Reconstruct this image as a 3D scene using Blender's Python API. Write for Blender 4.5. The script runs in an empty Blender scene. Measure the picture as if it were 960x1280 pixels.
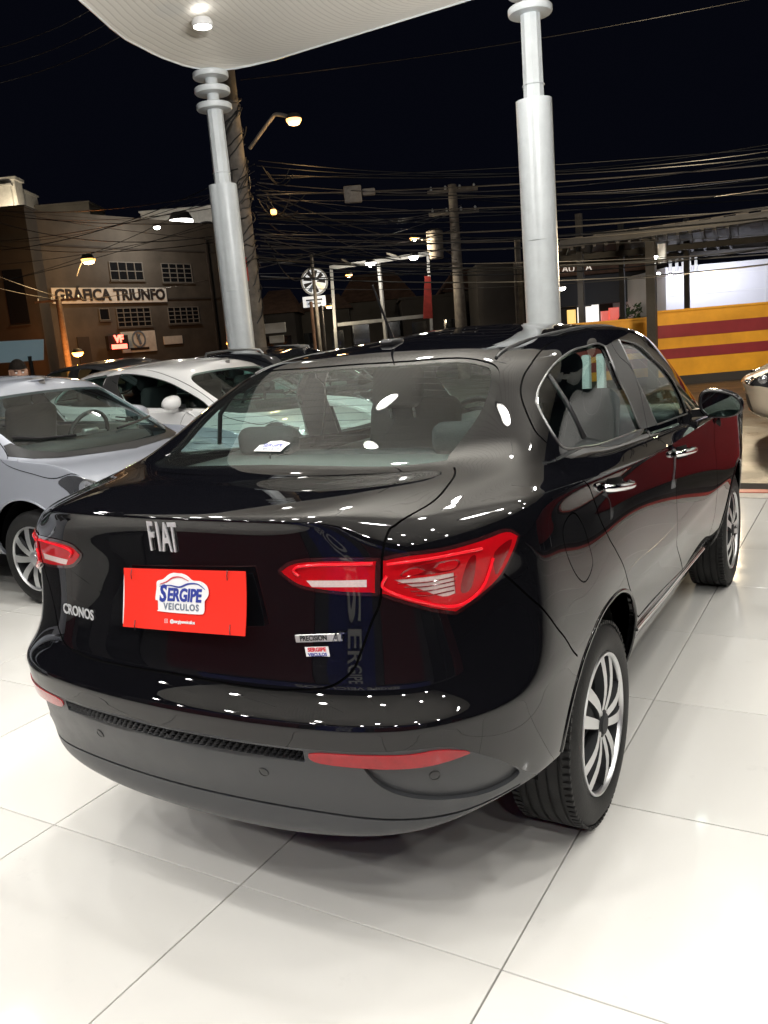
import bpy, bmesh, math, random
import numpy as np
from math import pi, sin, cos, radians, sqrt, atan2, hypot
from mathutils import Vector, Matrix
from mathutils.geometry import delaunay_2d_cdt

scene = bpy.context.scene
COL = scene.collection
random.seed(7)

# ------------------------------------------------------------------ camera
CAM = np.array([1.5200, -2.3178, 1.4874]); YAW, PITCH, ROLL, FPX = 0.5443, 0.2000, -0.0856, 1050.48
def cam_axes():
    f = np.array([-sin(YAW) * cos(PITCH), cos(YAW) * cos(PITCH), -sin(PITCH)])
    r = np.array([cos(YAW), sin(YAW), 0.]); u = np.cross(r, f)
    c, s = cos(ROLL), sin(ROLL)
    return c * r + s * u, -s * r + c * u, f
CR, CU, CF = cam_axes()
cd = bpy.data.cameras.new('camera'); cam = bpy.data.objects.new('camera', cd); COL.objects.link(cam)
M = Matrix.Identity(4)
for k in range(3):
    M[k][0], M[k][1], M[k][2], M[k][3] = CR[k], CU[k], -CF[k], CAM[k]
cam.matrix_world = M
cd.sensor_fit = 'VERTICAL'; cd.sensor_height = 24; cd.lens = FPX / 1280 * 24; cd.clip_start = .05; cd.clip_end = 2000
scene.camera = cam
scene.render.resolution_x, scene.render.resolution_y = 768, 1024

def at(px, py, depth):
    """place in the scene seen at photo pixel px,py at a depth in metres"""
    d = CR * (px - 480) / FPX - CU * (py - 640) / FPX + CF
    return Vector(CAM + d * depth)

# ------------------------------------------------------------------ world: a black-blue night sky
w = bpy.data.worlds.new('World'); scene.world = w; w.use_nodes = True
nt = w.node_tree; bg = nt.nodes['Background']
sky = nt.nodes.new('ShaderNodeTexSky'); sky.sky_type = 'NISHITA'; sky.sun_disc = False
sky.sun_elevation = radians(-8); sky.sun_rotation = radians(200)
mixn = nt.nodes.new('ShaderNodeMixRGB'); mixn.blend_type = 'ADD'; mixn.inputs[0].default_value = 1
mixn.inputs[2].default_value = (.020, .024, .050, 1)
nt.links.new(sky.outputs[0], mixn.inputs[1]); nt.links.new(mixn.outputs[0], bg.inputs[0]); bg.inputs[1].default_value = .06

# ------------------------------------------------------------------ light: the forecourt's LED discs, hung under the membrane
LAMPS = [(-5.60, 6.24, 5.38)] + [(x, 2.6, 4.2) for x in (-1.5, 0, 1.5, 3.0, 4.5)] + [(.57, 5.06, 4.2)]
LAMPS += [(x + .3 * (k % 2), y, 4.2) for k, y in enumerate((1.1, -.3, -1.9, -3.6, -5.3)) for x in (-4.6, -2.9, -1.2, .5, 2.3, 4.1)]
LAMP_W, LAMP_UP = 11.5, 12.0
def led_light(p, watts=None):
    l = bpy.data.lights.new('led_light', 'AREA'); l.shape = 'DISK'; l.size = .15; l.energy = watts or LAMP_W; l.color = (1, .982, .95)
    l.spread = radians(170)
    o = bpy.data.objects.new('led_light', l); COL.objects.link(o); o.location = p
    return o
for p in LAMPS:
    led_light((p[0], p[1], p[2] - .075), LAMP_W * (1.9 if p[1] < -2 else .25 if p[1] > 5 else 1)); o = led_light((p[0], p[1], p[2] + .060), LAMP_UP * (.02 if p[2] > 5 else 15 if p[1] == 2.6 and p[0] < 1 else 1.2 if p[1] > 2 else .45)); o.rotation_euler = (pi, 0, 0) if not (p[1] == 2.6 and p[0] < 1) else (Vector((-5.0 + p[0] * .5 + 1, 6.4, 5.5)) - Vector(p)).to_track_quat('-Z', 'Y').to_euler()   # upward light added to brighten the membrane; two are aimed at its front edge
def lamp_or_fill_light(p, watts, color, r=.12):
    l = bpy.data.lights.new('lamp_or_fill_light', 'POINT'); l.shadow_soft_size = r; l.energy = watts; l.color = color
    o = bpy.data.objects.new('lamp_or_fill_light', l); COL.objects.link(o); o.location = p
    return o

scene.view_settings.view_transform = 'Standard'; scene.view_settings.look = 'None'
scene.view_settings.exposure = 0.48; scene.view_settings.gamma = 1
scene.render.engine = 'CYCLES'
cy = scene.cycles
cy.max_bounces = 10; cy.diffuse_bounces = 3; cy.glossy_bounces = 6; cy.transparent_max_bounces = 24; cy.transmission_bounces = 4
cy.caustics_reflective = False; cy.caustics_refractive = False; cy.sample_clamp_indirect = 6
cy.use_denoising = True
try: cy.denoiser = 'OPENIMAGEDENOISE'
except Exception: pass

# ------------------------------------------------------------------ materials
MATS = {}
def mat(name, col, rough=.5, metal=0., coat=0., spec=.5, var=0., vscale=4., bump=0., bscale=60., emit=None, es=0., crough=.03, cior=1.5, ior=None, col2=None, rvar=0.):
    m = bpy.data.materials.new(name); m.use_nodes = True; MATS[name] = m
    t = m.node_tree; b = t.nodes['Principled BSDF']
    b.inputs['Base Color'].default_value = (*col, 1); b.inputs['Roughness'].default_value = rough; b.inputs['Metallic'].default_value = metal
    b.inputs['Coat Weight'].default_value = coat; b.inputs['Coat Roughness'].default_value = crough; b.inputs['Coat IOR'].default_value = cior; b.inputs['Specular IOR Level'].default_value = spec
    if ior: b.inputs['IOR'].default_value = ior
    if emit: b.inputs['Emission Color'].default_value = (*emit, 1); b.inputs['Emission Strength'].default_value = es
    if var or bump or col2 or rvar:
        tc = t.nodes.new('ShaderNodeTexCoord')
    if var or col2 or rvar:
        n = t.nodes.new('ShaderNodeTexNoise'); n.inputs['Scale'].default_value = vscale; n.inputs['Detail'].default_value = 6; n.inputs['Roughness'].default_value = .62
        t.links.new(tc.outputs['Object'], n.inputs['Vector'])
        if var or col2:
            r = t.nodes.new('ShaderNodeMapRange'); r.inputs[1].default_value = .3; r.inputs[2].default_value = .7
            t.links.new(n.outputs[0], r.inputs[0])
            x = t.nodes.new('ShaderNodeMixRGB'); x.inputs[1].default_value = (*[c * (1 - var) for c in col], 1); x.inputs[2].default_value = (*(col2 or [min(1, c * (1 + var)) for c in col]), 1)
            t.links.new(r.outputs[0], x.inputs[0]); t.links.new(x.outputs[0], b.inputs['Base Color'])
        if rvar:
            r2 = t.nodes.new('ShaderNodeMapRange'); r2.inputs[1].default_value = .3; r2.inputs[2].default_value = .7; r2.inputs[3].default_value = max(0, rough - rvar); r2.inputs[4].default_value = rough + rvar
            t.links.new(n.outputs[0], r2.inputs[0]); t.links.new(r2.outputs[0], b.inputs['Roughness'])
    if bump:
        n2 = t.nodes.new('ShaderNodeTexNoise'); n2.inputs['Scale'].default_value = bscale; n2.inputs['Detail'].default_value = 4
        t.links.new(tc.outputs['Object'], n2.inputs['Vector'])
        bu = t.nodes.new('ShaderNodeBump'); bu.inputs['Strength'].default_value = bump; bu.inputs['Distance'].default_value = .01
        t.links.new(n2.outputs[0], bu.inputs['Height']); t.links.new(bu.outputs[0], b.inputs['Normal'])
    return m
def glass(name, tint, refl=1.0, ior=1.52, film=0.):
    m = bpy.data.materials.new(name); m.use_nodes = True; MATS[name] = m; t = m.node_tree; t.nodes.clear()
    o = t.nodes.new('ShaderNodeOutputMaterial'); tr = t.nodes.new('ShaderNodeBsdfTransparent'); tr.inputs[0].default_value = (*tint, 1)
    g = t.nodes.new('ShaderNodeBsdfGlossy'); g.inputs['Roughness'].default_value = .012; f = t.nodes.new('ShaderNodeFresnel'); f.inputs[0].default_value = ior
    mx = t.nodes.new('ShaderNodeMixShader'); mu = t.nodes.new('ShaderNodeMath'); mu.operation = 'MULTIPLY'; mu.inputs[1].default_value = refl
    ge = t.nodes.new('ShaderNodeNewGeometry'); io = t.nodes.new('ShaderNodeMapRange'); io.inputs[3].default_value = ior; io.inputs[4].default_value = 1 / ior   # same pane from inside and outside
    t.links.new(ge.outputs['Backfacing'], io.inputs[0]); t.links.new(io.outputs[0], f.inputs[0])
    t.links.new(f.outputs[0], mu.inputs[0]); t.links.new(mu.outputs[0], mx.inputs[0]); t.links.new(tr.outputs[0], mx.inputs[1]); t.links.new(g.outputs[0], mx.inputs[2])
    out = mx
    if film:
        d = t.nodes.new('ShaderNodeBsdfDiffuse'); d.inputs[0].default_value = (.5, .5, .47, 1)
        m2 = t.nodes.new('ShaderNodeMixShader'); m2.inputs[0].default_value = film
        t.links.new(mx.outputs[0], m2.inputs[1]); t.links.new(d.outputs[0], m2.inputs[2]); out = m2
    t.links.new(out.outputs[0], o.inputs[0])
    return m

mat('black_paint', (.0035, .0035, .0045), .10, 0, 1., .0, ior=1.5, crough=.012, cior=1.5)
mat('red_paint', (.15, .005, .008), .3, 0, 1.)
mat('silver_paint', (.34, .36, .41), .38, .25, 1.)
mat('white_paint', (.80, .80, .80), .28, 0, 1.)
mat('grey_paint', (.18, .18, .19), .32, .5, 1.)
mat('dark_paint', (.012, .013, .016), .12, 0, 1.)
mat('cream_paint', (.74, .62, .46), .3, 0, 1.)
mat('gap', (.002, .002, .002), .8, spec=.1)
mat('satin_black', (.016, .016, .017), .32)
mat('frame_grey', (.045, .045, .045), .35)
mat('grey_plastic', (.040, .042, .045), .36, spec=.40, bump=.10, bscale=420, rvar=.05, vscale=14)
mat('mesh_black', (.010, .010, .011), .45)
mat('frit', (.008, .009, .009), .4, spec=0, coat=1)
mat('chrome', (.86, .87, .88), .07, 1.)
mat('emblem_chrome', (.72, .73, .75), .34, .55)
mat('satin_chrome', (.62, .62, .62), .34, .8)
mat('trim_line', (.20, .20, .20), .30, .7)
mat('machined', (.66, .67, .68), .36, 1., bump=.02, bscale=300)
mat('wheel_dark', (.022, .023, .025), .6, 0, spec=.2)
mat('silver_wheel', (.60, .61, .62), .28, .8)
mat('rubber', (.012, .012, .012), .62, spec=.35, var=.35, vscale=16, bump=.15, bscale=160)
mat('brake', (.20, .19, .18), .4, .9)
mat('lamp_frame', (.030, .007, .008), .08, coat=1)
mat('lamp_red', (.40, .002, .006), .3, coat=1, spec=.1, var=.10, vscale=40)
mat('lamp_deep', (.16, .002, .004), .10, coat=1)
mat('lamp_bright', (.85, .008, .02), .2, coat=1, spec=.1)
mat('lamp_clear', (.62, .50, .48), .12, coat=1, var=.10, vscale=240)
mat('reflector_red', (.30, .003, .008), .2, spec=.1, coat=1, var=.15, vscale=60)
mat('fabric_dark', (.030, .030, .032), .85, bump=.3, bscale=200)
mat('fabric_grey', (.30, .29, .27), .85, bump=.2, bscale=200)
mat('trim_grey', (.10, .10, .10), .7)
mat('trim_light', (.34, .33, .31), .7)
mat('headliner', (.20, .19, .18), .9)
mat('dash', (.020, .020, .022), .55)
mat('placard_red', (.83, .035, .022), .22, coat=.6)
mat('print_white', (.82, .82, .82), .35)
mat('print_blue', (.03, .05, .30), .35)
mat('print_slate', (.16, .20, .26), .35)
mat('print_red', (.60, .02, .04), .35)
mat('headlamp_clear', (.035, .036, .04), .08, 0, coat=1)
mat('headlamp_bowl', (.75, .76, .78), .15, .9)
mat('mirror_glass', (.62, .80, .78), .015, 1.)
glass('window_glass', (.76, .92, .88))
glass('rear_glass', (.76, .92, .88), film=.012)
glass('screen_glass', (.70, .84, .80), film=.01)
# ------------------------------------------------------------------ object helpers
def put(o, parent=None, name=None):
    COL.objects.link(o)
    if parent is not None: o.parent = parent
    return o
def tag(o, label=None, cat=None, group=None, kind=None):
    if label: o['label'] = label
    if cat: o['category'] = cat
    if group: o['group'] = group
    if kind: o['kind'] = kind
    return o
def empty(name, loc=(0, 0, 0), rz=0, **kw):
    o = bpy.data.objects.new(name, None); o.empty_display_size = .2; put(o); o.location = loc; o.rotation_euler = (0, 0, rz)
    tag(o, **kw); return o
def copy_tree(o, parent=None, kids=None):
    c = o.copy(); COL.objects.link(c)
    if parent is not None: c.parent = parent; c.matrix_parent_inverse = o.matrix_parent_inverse
    for ch in list(o.children): copy_tree(ch, c)
    return c
def mesh_obj(name, V, F, m, parent=None, smooth=False, normals=None, angle=None):
    me = bpy.data.meshes.new(name); me.from_pydata([tuple(map(float, v)) for v in V], [], [tuple(int(i) for i in f) for f in F]); me.update()
    ms = m if isinstance(m, (list, tuple)) else [m]
    for k in ms: me.materials.append(MATS[k])
    if smooth: me.polygons.foreach_set('use_smooth', [True] * len(me.polygons))
    if angle is not None:
        me.polygons.foreach_set('use_smooth', [True] * len(me.polygons)); me.set_sharp_from_angle(angle=radians(angle))
    if normals is not None:
        me.polygons.foreach_set('use_smooth', [True] * len(me.polygons)); me.normals_split_custom_set([tuple(n) for n in normals])
    return put(bpy.data.objects.new(name, me), parent)
class MB:
    """collects shapes into one mesh"""
    def __init__(s): s.V = []; s.F = []; s.I = []
    def add(s, V, F, i=0):
        b = len(s.V); s.V += [Vector(v) for v in V]; s.F += [tuple(b + k for k in f) for f in F]; s.I += [i] * len(F); return s
    def box(s, c, d, rz=0, M=None, i=0):
        x, y, z = d[0] / 2, d[1] / 2, d[2] / 2
        V = [Vector((a * x, b * y, e * z)) for e in (-1, 1) for b in (-1, 1) for a in (-1, 1)]
        R = Matrix.Rotation(rz, 3, 'Z') if M is None else M
        V = [R @ v + Vector(c) for v in V]
        return s.add(V, [(0, 2, 3, 1), (4, 5, 7, 6), (0, 1, 5, 4), (2, 6, 7, 3), (0, 4, 6, 2), (1, 3, 7, 5)], i)
    def rbox(s, c, d, r=.02, seg=2, M=None, i=0):
        bm = bmesh.new(); bmesh.ops.create_cube(bm, size=1); bmesh.ops.scale(bm, vec=d, verts=bm.verts)
        bmesh.ops.bevel(bm, geom=bm.edges[:], offset=min(r, min(d) * .49), segments=seg, affect='EDGES', profile=.5)
        bm.verts.index_update(); R = M if M is not None else Matrix.Identity(3)
        V = [R @ v.co + Vector(c) for v in bm.verts]; F = [[v.index for v in f.verts] for f in bm.faces]; bm.free()
        return s.add(V, F, i)
    def beam(s, a, b, w, h=None, i=0, up=(0, 0, 1)):
        a, b = Vector(a), Vector(b); d = b - a; L = d.length; d.normalize(); up = Vector(up)
        if abs(d.dot(up)) > .98: up = Vector((1, 0, 0))
        x = d.cross(up).normalized(); z = x.cross(d)
        return s.box((a + b) / 2, (w, L, h or w), M=Matrix((x, d, z)).transposed(), i=i)
    def tube(s, P, r, n=8, closed=False, cap=True, i=0):
        P = [Vector(p) for p in P]; N = len(P); rr = r if hasattr(r, '__len__') else [r] * N
        V = []; up = None
        for k in range(N):
            t = (P[(k + 1) % N] - P[k - 1]) if closed or 0 < k < N - 1 else (P[1] - P[0] if k == 0 else P[-1] - P[-2])
            if t.length < 1e-9: t = Vector((0, 0, 1))
            t.normalize()
            if up is None: up = t.orthogonal().normalized()
            up = (up - t * up.dot(t)); up = up.normalized() if up.length > 1e-6 else t.orthogonal().normalized()
            q = t.cross(up)
            V += [P[k] + (up * cos(2 * pi * j / n) + q * sin(2 * pi * j / n)) * rr[k] for j in range(n)]
        F = []
        for k in range(N if closed else N - 1):
            for j in range(n):
                a, b = k * n + j, k * n + (j + 1) % n; c, d = ((k + 1) % N) * n + (j + 1) % n, ((k + 1) % N) * n + j
                F.append((a, b, c, d))
        if cap and not closed: F += [tuple(range(n))[::-1], tuple((N - 1) * n + j for j in range(n))]
        return s.add(V, F, i)
    def lathe(s, prof, n=24, M=None, c=(0, 0, 0), i=0, closed=False):
        """prof = (radius, height) pairs about local Z"""
        V = []; R = M or Matrix.Identity(3); N = len(prof)
        for r, z in prof: V += [R @ Vector((r * cos(2 * pi * j / n), r * sin(2 * pi * j / n), z)) + Vector(c) for j in range(n)]
        F = [(k * n + j, k * n + (j + 1) % n, ((k + 1) % N) * n + (j + 1) % n, ((k + 1) % N) * n + j) for k in range(N if closed else N - 1) for j in range(n)]
        return s.add(V, F, i)
    def prism(s, poly, t, M=None, c=(0, 0, 0), i=0):
        """polygon in local XY extruded t along local Z"""
        n = len(poly); R = M or Matrix.Identity(3)
        V = [R @ Vector((x, y, z)) + Vector(c) for z in (0, t) for x, y in poly]
        return s.add(V, [tuple(range(n))[::-1], tuple(range(n, 2 * n))] + [(k, (k + 1) % n, n + (k + 1) % n, n + k) for k in range(n)], i)
    def build(s, name, m, parent=None, smooth=None, fix=False):
        o = mesh_obj(name, s.V, s.F, m, parent, angle=smooth)
        if any(s.I): o.data.polygons.foreach_set('material_index', s.I)
        if fix:
            bm = bmesh.new(); bm.from_mesh(o.data); bmesh.ops.recalc_face_normals(bm, faces=bm.faces); bm.to_mesh(o.data); bm.free()
        return o
def text(name, s, size, m, parent, origin, xdir, ydir, depth=.003, bold=0., align='CENTER', sx=1., shear=0., spacing=1.):
    cu = bpy.data.curves.new(name, 'FONT'); cu.body = s; cu.size = size; cu.extrude = depth / 2; cu.offset = bold; cu.align_x = align; cu.align_y = 'CENTER'
    cu.shear = shear; cu.space_character = spacing; cu.resolution_u = 3
    tmp = bpy.data.objects.new('tmp_text', cu); COL.objects.link(tmp)
    dg = bpy.context.evaluated_depsgraph_get(); dg.update(); me = bpy.data.meshes.new_from_object(tmp.evaluated_get(dg)); me.name = name
    COL.objects.unlink(tmp); bpy.data.objects.remove(tmp)
    me.materials.clear(); me.materials.append(MATS[m])
    x = Vector(xdir).normalized(); y = Vector(ydir); y = (y - x * y.dot(x)).normalized(); z = x.cross(y)
    for v in me.vertices: v.co = Vector(origin) + x * v.co.x * sx + y * v.co.y + z * (v.co.z + depth / 2)
    return put(bpy.data.objects.new(name, me), parent)
def spline(P, n=8, closed=False):
    P = [np.array(p, float) for p in P]; N = len(P); out = []
    for k in range(N if closed else N - 1):
        g = (lambda j: P[j % N]) if closed else (lambda j: P[min(max(j, 0), N - 1)])
        a, b, c, d = g(k - 1), g(k), g(k + 1), g(k + 2)
        for t in np.arange(n) / n:
            out.append(.5 * (2 * b + (c - a) * t + (2 * a - 5 * b + 4 * c - d) * t * t + (3 * b - a - 3 * c + d) * t ** 3))
    if not closed: out.append(P[-1])
    return out

class Surf:
    """half car body as a uniform bicubic B-spline over a net of points; u runs rear centre -> flank -> nose, v runs sill -> roof centre line"""
    def __init__(s, net, sharp=2, mirror_end=True):
        P = np.array(net, float)                      # [v][u][3]
        s.nv, s.nu = P.shape[:2]
        s.me = mirror_end
        C = P.copy()
        for _ in range(sharp):
            E = s._pad(C)
            K = np.array([1, 4, 1]) / 6.
            T = sum(K[i] * E[i:i + s.nv] for i in range(3)); T = sum(K[i] * T[:, i:i + s.nu] for i in range(3))
            D = P - T
            D[:, 0, 0] = 0
            if mirror_end: D[:, -1, 0] = 0
            D[-1, :, 0] = 0
            C = C + D
        s.E = s._pad(C)
    def _pad(s, C):
        m = np.array([-1, 1, 1.])
        top = C[-2] * m; bot = 2 * C[0] - C[1]
        A = np.concatenate([bot[None], C, top[None]], 0)
        l = A[:, 1] * m
        r = A[:, -2] * m if s.me else 2 * A[:, -1] - A[:, -2]
        return np.concatenate([l[:, None], A, r[:, None]], 1)
    @staticmethod
    def _w(t):
        return (np.stack([(1 - t) ** 3, 3 * t ** 3 - 6 * t ** 2 + 4, -3 * t ** 3 + 3 * t ** 2 + 3 * t + 1, t ** 3], -1) / 6,
                np.stack([-3 * (1 - t) ** 2, 9 * t ** 2 - 12 * t, -9 * t ** 2 + 6 * t + 3, 3 * t ** 2], -1) / 6)
    def ev(s, u, v, d=False):
        u = np.asarray(u, float); v = np.asarray(v, float)
        i = np.clip(np.floor(u).astype(int), 0, s.nu - 2); j = np.clip(np.floor(v).astype(int), 0, s.nv - 2)
        wu, du = s._w(u - i); wv, dv = s._w(v - j)
        I = i[..., None] + np.arange(4); J = j[..., None] + np.arange(4)
        G = s.E[J[..., :, None], I[..., None, :]]
        p = np.einsum('...j,...i,...jik->...k', wv, wu, G)
        if not d: return p
        pu = np.einsum('...j,...i,...jik->...k', wv, du, G); pv = np.einsum('...j,...i,...jik->...k', dv, wu, G)
        return p, pu, pv
    def nrm(s, u, v):
        p, a, b = s.ev(u, v, True)
        n = np.cross(a, b); n /= np.linalg.norm(n, axis=-1, keepdims=True) + 1e-12
        return p, n
    def inv(s, pts, ax, box=None):
        """(u,v) of points given in side (y,z), rear (x,z) or top (x,y) view, searched inside box u0,u1,v0,v1"""
        ax = {'side': (1, 2), 'rear': (0, 2), 'top': (0, 1)}[ax]
        u0, u1, v0, v1 = box or (0, s.nu - 1, 0, s.nv - 1)
        gu, gv = np.meshgrid(np.linspace(u0, u1, int((u1 - u0) * 8) + 2), np.linspace(v0, v1, int((v1 - v0) * 8) + 2))
        g = s.ev(gu, gv)[..., ax].reshape(-1, 2); gu = gu.ravel(); gv = gv.ravel()
        out = []
        for q in np.atleast_2d(np.array(pts, float)):
            k = np.argmin(((g - q) ** 2).sum(1)); a, b = gu[k], gv[k]
            for _ in range(12):
                p, pu, pv = s.ev(a, b, True); J = np.stack([pu[list(ax)], pv[list(ax)]], 1)
                try: st = np.linalg.solve(J.T @ J + 1e-9 * np.eye(2), J.T @ (q - p[list(ax)]))
                except Exception: break
                st = np.clip(st, -.5, .5); a = float(np.clip(a + st[0], 0, s.nu - 1)); b = float(np.clip(b + st[1], 0, s.nv - 1))
            out.append((a, b))
        return np.array(out)
def sedan_net():
    # lower rows: z, rear y, half width, depth of the corner, nose y
    L = [(.300, -.82, .780, .30, 3.10), (.345, -.905, .815, .30, 3.20), (.43, -.912, .840, .31, 3.27), (.54, -.945, .853, .31, 3.29),
         (.630, -.954, .859, .31, 3.30), (.668, -.947, .861, .31, 3.30), (.737, -.889, .860, .31, 3.31), (.90, -.867, .854, .30, 3.33), (1.015, -.866, .842, .29, 3.30)]
    FX = [0, .30, .54, .72, .86, .955]
    FY = [0, .03, .10, .22, .44, .78]
    YS = [None] * 6 + [-.455, -.275, -.04, .26, .60, 1.0, 1.4, 1.8, 2.2, 2.6, 2.9]
    rows = []
    for k, (z, yr, w, cd, yf) in enumerate(L):
        r = []
        for c in range(6):
            zz = z + ([0, 0, .012, .03, .06, .085][c] if k == 0 else [0, 0, .008, .02, .04, .06][c] if k == 1 else 0)
            w_ = (w - [0, 0, .002, .008, .016, .018][c]) * (1, 1, 1, 1, .985, .975)[c] if k >= 7 else w
            dent = 0 if c < 3 else 0
            r.append((FX[c] * w_, yr + FY[c] * cd * 1.35 + dent, zz))
        for c in range(6, 17):
            y = YS[c]
            x = w
            bul = (1 - ((y - 1.0) / 2.4) ** 2)
            x = w * (.972 + .028 * max(bul, 0))
            if y > 2.4: x -= .03 * ((y - 2.4) / .5) ** 2
            tuck = [.035, .034, .026, .010, .004][k] if k < 5 else 0
            mid = max(0, min(1, (y - .12) / .3, (2.35 - y) / .3))
            x -= tuck * mid
            if k < 7: x += .012 * max(0, 1 - abs(y + .12) / .45) + .008 * max(0, 1 - abs(y - 2.52) / .6)
            x -= ([.006, .018, .024][k - 6] * [1, .65, .3][c - 6]) if k >= 6 and c <= 8 else 0
            r.append((x, y, z + ([.07, .02] + [0] * 9)[c - 6] * (1 if k == 0 else .7 if k == 1 else 0)))
        zf = [z, z, z, z] if k < 7 else [[.845, .83, .82, .81], [.93, .88, .86, .85]][k - 7]
        r += [(w * .91, yf - .20, zf[0]), (w * .72, yf - .08, zf[1]), (w * .40, yf - .02, zf[2]), (0, yf, zf[3])]
        rows.append(r)
    U = [  # v9 .. v17 for each column
     [(0,-.866,1.095),(0,-.850,1.120),(0,-.64,1.144),(0,-.435,1.166),(0,-.18,1.295),(0,.08,1.424),(0,.24,1.462),(0,.48,1.492),(0,.78,1.512)],
     [(.25,-.856,1.094),(.25,-.840,1.120),(.245,-.63,1.144),(.24,-.415,1.166),(.235,-.165,1.292),(.22,.085,1.421),(.21,.25,1.458),(.15,.54,1.490),(0,.88,1.518)],
     [(.44,-.826,1.090),(.435,-.804,1.118),(.45,-.585,1.144),(.43,-.36,1.165),(.42,-.13,1.283),(.395,.09,1.410),(.37,.27,1.451),(.27,.62,1.484),(0,.97,1.522)],
     [(.580,-.766,1.081),(.562,-.745,1.104),(.60,-.51,1.135),(.575,-.265,1.160),(.55,-.105,1.26),(.515,.06,1.375),(.485,.24,1.434),(.35,.70,1.477),(0,1.05,1.523)],
     [(.660,-.680,1.085),(.632,-.660,1.102),(.662,-.48,1.128),(.655,-.24,1.158),(.640,-.07,1.255),(.597,.11,1.370),(.538,.32,1.437),(.38,.80,1.484),(0,1.13,1.522)],
     [(.727,-.560,1.080),(.696,-.540,1.094),(.716,-.38,1.122),(.708,-.19,1.168),(.682,.01,1.265),(.618,.22,1.378),(.552,.43,1.440),(.39,.90,1.477),(0,1.21,1.523)],
     [(.795,-.45,1.082),(.770,-.42,1.103),(.765,-.25,1.128),(.735,-.09,1.155),(.690,.12,1.285),(.628,.34,1.395),(.560,.54,1.449),(.39,.98,1.479),(0,1.28,1.523)],
     [(.818,-.28,1.074),(.790,-.24,1.095),(.770,-.12,1.117),(.742,.02,1.137),(.695,.23,1.295),(.630,.48,1.408),(.562,.66,1.457),(.39,1.06,1.481),(0,1.35,1.522)],
     [(.838,-.05,1.064),(.808,-.02,1.085),(.772,.05,1.104),(.745,.16,1.122),(.698,.37,1.300),(.632,.61,1.416),(.564,.78,1.462),(.39,1.14,1.483),(0,1.42,1.518)],
     [(.840,.26,1.046),(.811,.27,1.067),(.774,.31,1.087),(.748,.38,1.104),(.702,.55,1.300),(.636,.76,1.422),(.566,.90,1.464),(.39,1.21,1.484),(0,1.48,1.512)],
     [(.842,.60,1.028),(.813,.60,1.050),(.776,.62,1.070),(.752,.66,1.086),(.706,.77,1.295),(.640,.93,1.424),(.568,1.04,1.465),(.39,1.28,1.484),(0,1.53,1.514)],
     [(.842,1.0,1.006),(.814,1.0,1.029),(.778,1.0,1.050),(.754,1.0,1.066),(.710,1.05,1.280),(.642,1.12,1.422),(.570,1.18,1.463),(.39,1.36,1.482),(0,1.58,1.508)],
     [(.840,1.4,.984),(.813,1.4,1.008),(.778,1.4,1.030),(.755,1.38,1.046),(.712,1.33,1.255),(.642,1.30,1.412),(.568,1.33,1.457),(.39,1.45,1.478),(0,1.62,1.503)],
     [(.835,1.8,.965),(.808,1.8,.988),(.775,1.78,1.010),(.752,1.74,1.026),(.708,1.61,1.225),(.638,1.47,1.392),(.562,1.46,1.446),(.38,1.53,1.473),(0,1.66,1.490)],
     [(.825,2.2,.95),(.798,2.18,.97),(.765,2.12,.99),(.742,2.06,1.006),(.695,1.84,1.19),(.628,1.62,1.368),(.552,1.57,1.433),(.36,1.60,1.467),(0,1.70,1.486)],
     [(.808,2.55,.93),(.778,2.48,.955),(.742,2.38,.978),(.715,2.30,.998),(.668,2.05,1.16),(.605,1.74,1.355),(.530,1.66,1.424),(.33,1.66,1.462),(0,1.74,1.482)],
     [(.785,2.80,.912),(.745,2.72,.94),(.695,2.56,.968),(.650,2.44,.99),(.605,2.15,1.15),(.550,1.81,1.355),(.480,1.72,1.422),(.28,1.71,1.460),(0,1.77,1.479)],
     [(.72,3.02,.885),(.67,2.92,.925),(.61,2.72,.96),(.555,2.53,.985),(.510,2.22,1.15),(.465,1.85,1.362),(.400,1.76,1.426),(.22,1.75,1.460),(0,1.80,1.476)],
     [(.56,3.16,.875),(.51,3.04,.92),(.455,2.80,.965),(.41,2.59,.985),(.375,2.27,1.155),(.340,1.88,1.370),(.290,1.79,1.432),(.15,1.78,1.462),(0,1.82,1.474)],
     [(.30,3.24,.868),(.275,3.09,.92),(.24,2.84,.968),(.21,2.62,.987),(.19,2.29,1.158),(.170,1.90,1.376),(.145,1.81,1.437),(.08,1.80,1.463),(0,1.835,1.472)],
     [(0,3.27,.865),(0,3.11,.92),(0,2.85,.97),(0,2.63,.988),(0,2.30,1.16),(0,1.91,1.378),(0,1.82,1.438),(0,1.81,1.463),(0,1.85,1.471)]]
    for k in range(9): rows.append([U[c][k] for c in range(21)])
    # relax the shoulder under the rear pillar so that the sheet metal flows without pinches
    A = np.array(rows, float)
    for _ in range(4):
        B = A.copy()
        for v in range(9, 16):
            for c in range(3, 9):
                k = .30 if 10 <= v <= 14 else .15
                m = (A[v - 1, c] + A[v + 1, c] + A[v, c - 1] + A[v, c + 1]) / 4
                B[v, c] = A[v, c] * (1 - k) + m * k
                B[v, c] += (A[v, c] - B[v, c]) * (.55 if v in (9, 12) else 0)
        A = B
    return A.tolist()
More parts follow.
